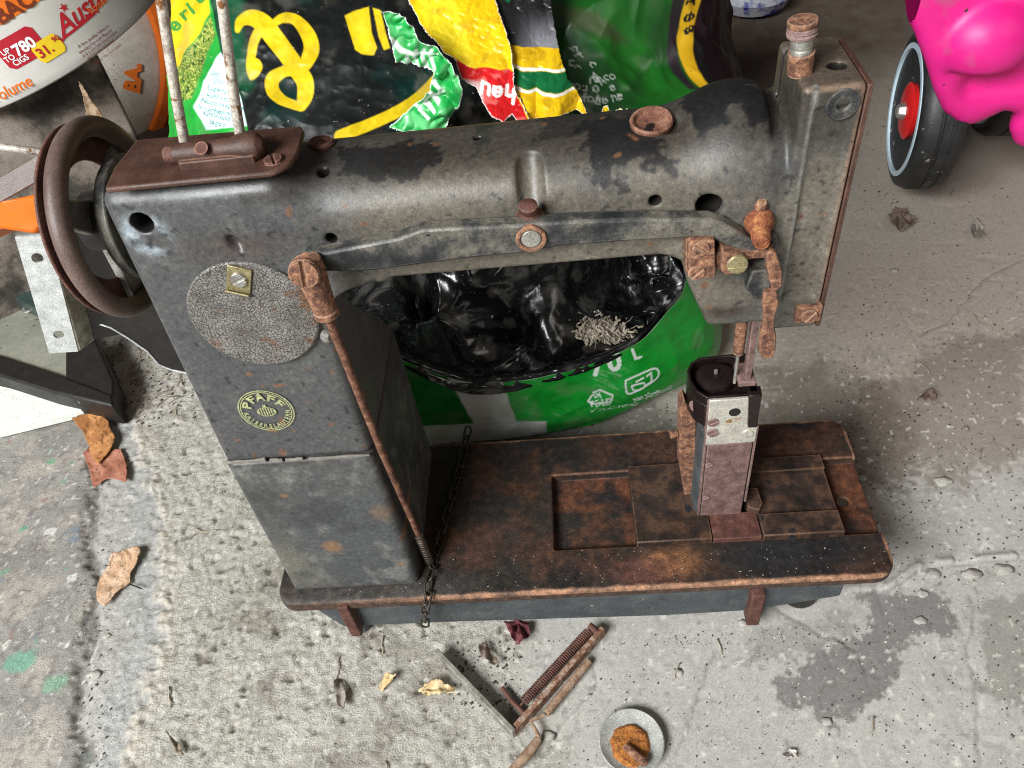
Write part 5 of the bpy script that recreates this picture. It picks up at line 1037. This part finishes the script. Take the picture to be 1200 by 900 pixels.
fan('paper_scrap', 'pale folded paper scrap near the bottom right', [(914, 884), (926, 876), (934, 879), (938, 888), (928, 888), (918, 890)], (928, 878), .003, .005, (.5, .46, .42), (.66, .62, .57), 37, None, 2, .003, 'scrap')
fan('paper_scrap', 'grey paper scrap right of the brown broken leaf', [(1138, 262), (1146, 256), (1154, 264), (1153, 280), (1142, 284), (1137, 274)], (1146, 258), .004, .008, (.24, .21, .18), (.36, .33, .29), 39, None, 2, .004, 'scrap')
fan('dry_leaf', 'dry folded brown leaf standing between the white tub and the handwheel', [(92, 94), (97, 100), (108, 118), (121, 135), (122, 145), (102, 146), (99, 126)], (94, 96), .3, 0, (.22, .13, .07), (.36, .26, .17), 43, None, 1.2, .002)

# angle bracket with spring
brk = thing('angle_bracket', 'rusty metal angle bracket with a spring lying in front of the bed', 'bracket', fp(600, 850))
hb = .010; zt = np.array([0, 0, hb])
def bar(name, a, b, w, h, mt, z0=.001, bv=.0006):
    a, b = np.array(a), np.array(b); d = unit((b-a)*np.array([1, 1, 0])); s_ = np.array([-d[1], d[0], 0])*w/2; z_ = np.array([0, 0, 1.])
    return MB().hexa([a-s_+z_*z0, b-s_+z_*z0, b+s_+z_*z0, a+s_+z_*z0, a-s_+z_*(z0+h), b-s_+z_*(z0+h), b+s_+z_*(z0+h), a+s_+z_*(z0+h)]).build(name, mt, brk, bevel=bv)
A1, A2, A3 = fp(514, 770), fp(602, 862), fp(707, 743)
bar('flange', A1, A2+unit(A2-A1)*.0022, .0042, .0128, M('grey_flaking_metal', [(.3, (.10, .095, .08)), (.6, (.34, .33, .28)), (.8, (.5, .48, .42))], s=120, rough=(.5, .7), metal=.3, bump=.4, bs=700, specks=[((.12, .06, .03), 140, .66, .06)]))
m_pale = M('pale_tan_rust', [(.3, (.12, .055, .03)), (.5, (.30, .19, .12)), (.75, (.46, .36, .27))], s=130, rough=(.6, .85), bump=.6, bs=800, specks=[((.05, .02, .012), 230, .66, .06)])
bar('flange', A2, A3, .0046, .011, M('flange_rust', [(.3, (.09, .03, .014)), (.48, (.24, .12, .07)), (.6, (.40, .30, .23)), (.78, (.52, .45, .38))], s=220, rough=(.6, .85), bump=.7, bs=700, metal=.2, grain=.5))
MB().tube([fp(640, 836, .004), fp(690, 775, .004)], .0034, 10).build('side_rod', m_pale, brk)
MB().tube([fp(637, 838, .006), fp(622, 845, .007), fp(629, 858, .007), fp(632, 866, .006)], .0016, 8).build('wire_hook', m_pale, brk)
MB().tube([fp(631, 866, .005), fp(618, 884, .005), fp(598, 905, .004)], [.0030, .0042, .0030], 10).build('tail_rod', m_pale, brk)
sa, sb_ = fp(614, 822, .008), fp(690, 740, .008); dv = unit(sb_-sa); fa, fb, _ = frame(dv); Ls = np.linalg.norm(sb_-sa)
MB().tube([sa+dv*Ls*t/320+.0034*(math.cos(t*.80)*fa+math.sin(t*.80)*fb) for t in range(321)], .0008, 5).build('spring', m_rustred, brk, smooth=180)
MB().tube([sa-dv*.004, sb_+dv*.003], .0011, 8).build('spring_core', m_rustbrown, brk)
MB().tube([fp(691, 733, .010), fp(701, 742, .010)], .0030, 10).build('cross_pin', m_rustred, brk)
MB().tube([fp(588, 806, .004), fp(600, 822, .004), fp(614, 836, .004)], .0020, 8).build('stub_rod', m_rustred, brk)
# dish of rust with a bolt in it
dc = fp(740, 872); dish = thing('dish', 'small round grey dish holding orange rust dust near the bottom edge', 'dish', (dc[0], dc[1], 0))
MB().lathe([(0, .0005), (.017, .0005), (.0225, .0040), (.0243, .0066), (.0235, .0072), (.0215, .0060), (.016, .0030), (0, .0026)], (dc[0], dc[1], 0), (0, 0, 1), 64).build('bowl', M('grey_ceramic', [(.3, (.24, .24, .22)), (.7, (.40, .40, .37))], s=120, rough=(.5, .7), bump=.3, bs=400, specks=[((.16, .10, .06), 330, .68, .05)]), dish)
nu = 40; gxx, gyy = np.meshgrid(np.linspace(-1, 1, nu), np.linspace(-1, 1, nu)); rr_ = np.hypot(gxx*1.1-.05, gyy); q = np.stack([gxx*.0185+dc[0]-.002, gyy*.0175+dc[1]-.002, .0040+.0045*fbm(np.stack([gxx, gyy, 0*gxx], -1), 3, 4, 2)-.006*sst(.75, 1.05, rr_+.2*(fbm(np.stack([gxx, gyy, 0*gxx], -1), 2, 3, 6)-.5))], -1)
gf = grid_faces(nu, nu); gf = gf[(rr_.ravel()[gf] < 1.02).all(1)]; npobj('rust_dust', q.reshape(-1, 3), gf, M('rust_dust', [(.3, (.14, .04, .012)), (.5, (.42, .15, .03)), (.75, (.62, .27, .06))], s=260, rough=(.9, 1), bump=1., bs=800, bd=.002), dish)
o = MB().tube([fp(733, 874, .008), fp(745, 885, .009), fp(755, 893, .010), fp(758, 896, .010)], [.0030, .0034, .0034, .0020], 14).build('rusty_bolt', m_rust, None); tag(o, 'short rusty bolt standing in the dish of rust dust', 'bolt')

# grit, straw and crumbs
rnd = random.Random(99); m = MB(); oct_ = [(0, 2, 4), (2, 1, 4), (1, 3, 4), (3, 0, 4), (2, 0, 5), (1, 2, 5), (3, 1, 5), (0, 3, 5)]
def crumb(mb, p, r, fl=.6):
    j = lambda: rnd.uniform(.55, 1.25); mb.add([p+np.array([r*j(), 0, 0]), p-np.array([r*j(), 0, 0]), p+np.array([r*.3*j(), r*j(), 0]), p-np.array([r*.3*j(), r*j(), 0]), p+np.array([0, 0, r*fl*j()]), p-np.array([0, 0, r*fl])], oct_)
def scatter(n, box, r0, r1, z=None, mb=None, fn=None):
    for _ in range(n):
        x, y = rnd.uniform(box[0], box[2]), rnd.uniform(box[1], box[3]); q = fp(x, y) if z is None else at(x, y, 'z', z)
        if z is None and -.01 < q[0] < .485 and .0 < q[1] < .165: continue
        if z is not None and not (.003 < q[0] < .473 and .003 < q[1] < .036): continue
        crumb(mb, np.array([q[0], q[1], (floor_z(q[0], q[1]) if z is None else z)]), rnd.uniform(r0, r1)*rnd.uniform(.5, 1))
md = MB(); mlg = MB()
scatter(260, (330, 725, 1050, 755), .0004, .0016, None, md); scatter(160, (985, 480, 1070, 690), .0005, .0018, None, md)
scatter(900, (960, 220, 1200, 680), .0005, .0019, None, md); scatter(420, (700, 690, 1200, 900), .0005, .0015, None, md); scatter(160, (860, 0, 1060, 240), .001, .003, None, md)
scatter(260, (120, 395, 230, 500), .0008, .0030, None, md); scatter(200, (90, 560, 130, 900), .0006, .0020, None, md); scatter(160, (530, 745, 610, 830), .0006, .0026, None, md); scatter(500, (200, 700, 700, 900), .0004, .0012, None, md); scatter(120, (560, 470, 800, 520), .0006, .002, None, md)
scatter(520, (960, 220, 1200, 900), .0005, .0017, None, mlg); scatter(260, (0, 480, 300, 900), .0005, .0019, None, mlg); scatter(160, (120, 400, 230, 520), .0006, .002, None, mlg); scatter(320, (600, 720, 1000, 900), .0005, .0016, None, mlg)
scatter(220, (330, 640, 1045, 700), .0003, .0008, ZB, mlg); scatter(260, (330, 640, 1045, 700), .0003, .0011, ZB, md)
o = md.build('dark_grit', plain('grit_dark', (.06, .05, .042), .9, var=.5, s=300), None, smooth=0); tag(o, 'fine dark grit strewn over the concrete and the bed edge', 'grit', kind='stuff')
o = mlg.build('pale_grit', plain('grit_pale', (.42, .39, .34), .9, var=.4, s=300), None, smooth=0); tag(o, 'fine pale sand grains strewn over the concrete and the bed edge', 'grit', kind='stuff')
m = MB()
def straw(x, y, L_, a, r=.0005, n=4):
    q = fp(x, y); p = np.array([q[0], q[1], floor_z(q[0], q[1])+.0012]); pts = [p]
    for k in range(n): a += rnd.gauss(0, .35); p = p+np.array([math.cos(a), math.sin(a), 0])*L_/n; pts.append(np.array([p[0], p[1], floor_z(p[0], p[1])+.0010+.0008*rnd.random()]))
    m.tube(pts, r, 5)
for _ in range(60): straw(rnd.uniform(125, 225), rnd.uniform(400, 480), rnd.uniform(.01, .025), rnd.uniform(0, 6))
for x, y, L_, a in ((398, 770, .02, -1.5), (450, 745, .016, -1.6), (452, 892, .018, -.6), (790, 795, .014, 1.4), (845, 765, .012, 1.2), (1088, 440, .022, 1.5), (1000, 250, .014, .4), (740, 888, .012, 1), (230, 620, .025, -.6), (200, 830, .02, 1.7), (880, 650, .01, .2), (1020, 860, .014, .3)): straw(x, y, L_, a, .0006)
for _ in range(40): straw(rnd.uniform(960, 1200), rnd.uniform(230, 640), rnd.uniform(.005, .014), rnd.uniform(0, 6), .0004)
o = m.build('straw', plain('straw_pale', (.34, .29, .21), .85, var=.4, s=200), None, smooth=180); tag(o, 'thin straw and root bits scattered over the floor', 'straw', kind='stuff')
ST = [(1105, 565, 9, 'brownish pebble alone on bare concrete right of the bed'), (1095, 672, 9, 'leftmost large pebble stuck along the cement seam'), (1140, 672, 10, 'middle pebble stuck along the cement seam at the right'),
      (1175, 667, 10, 'rightmost large pebble stuck along the cement seam'), (643, 862, 7, 'grey pebble beside the hooked end of the angle bracket'), (1082, 695, 6, 'small pebble on the upper rim of the damp stain'),
      (1080, 727, 6, 'small pebble inside the damp stain right of the bed corner'), (1048, 318, 6, 'small pebble below the brown broken leaf near the head'), (1010, 560, 7, 'pebble close to the rear right corner of the bed'),
      (795, 787, 5, 'tiny pebble below the middle of the bed skirt'), (690, 815, 5, 'tiny pebble between the angle bracket and the dish'), (141, 600, 5, 'pale pebble in the groove between the two leaf groups'),
      (124, 745, 5, 'pale pebble in the groove just below the tan leaf'), (112, 790, 6, 'grey pebble low in the groove at the left'), (970, 845, 5, 'tiny pebble below the large damp stain'), (870, 730, 5, 'tiny pebble beside the right hinge stub of the bed')]
for k, (x, y, r, lb) in enumerate(ST):
    q = fp(x, y); s_ = r/1250; m = MB(); b = bmesh.new(); bmesh.ops.create_icosphere(b, subdivisions=2, radius=1); Vv = np.array([v.co for v in b.verts]); Ff = [tuple(v.index for v in f.verts) for f in b.faces]; b.free()
    Vv = Vv*(.25+1.5*fbm(Vv+k*3.1, 2.2, 3, k))[:, None]*np.array([1, .75, .30])*s_+np.array([q[0], q[1], floor_z(q[0], q[1])+s_*.06]); m.add(Vv, Ff)
    o = m.build('pebble', m_pebble if k else (globals().__setitem__('m_pebble', M('pebble_stone', [(.3, (.26, .24, .21)), (.7, (.44, .42, .38))], s=160, rough=(.7, .9), bump=.5, bs=700)) or m_pebble), None, smooth=180)
    tag(o, lb, 'pebble', 'small grey pebbles on the floor')
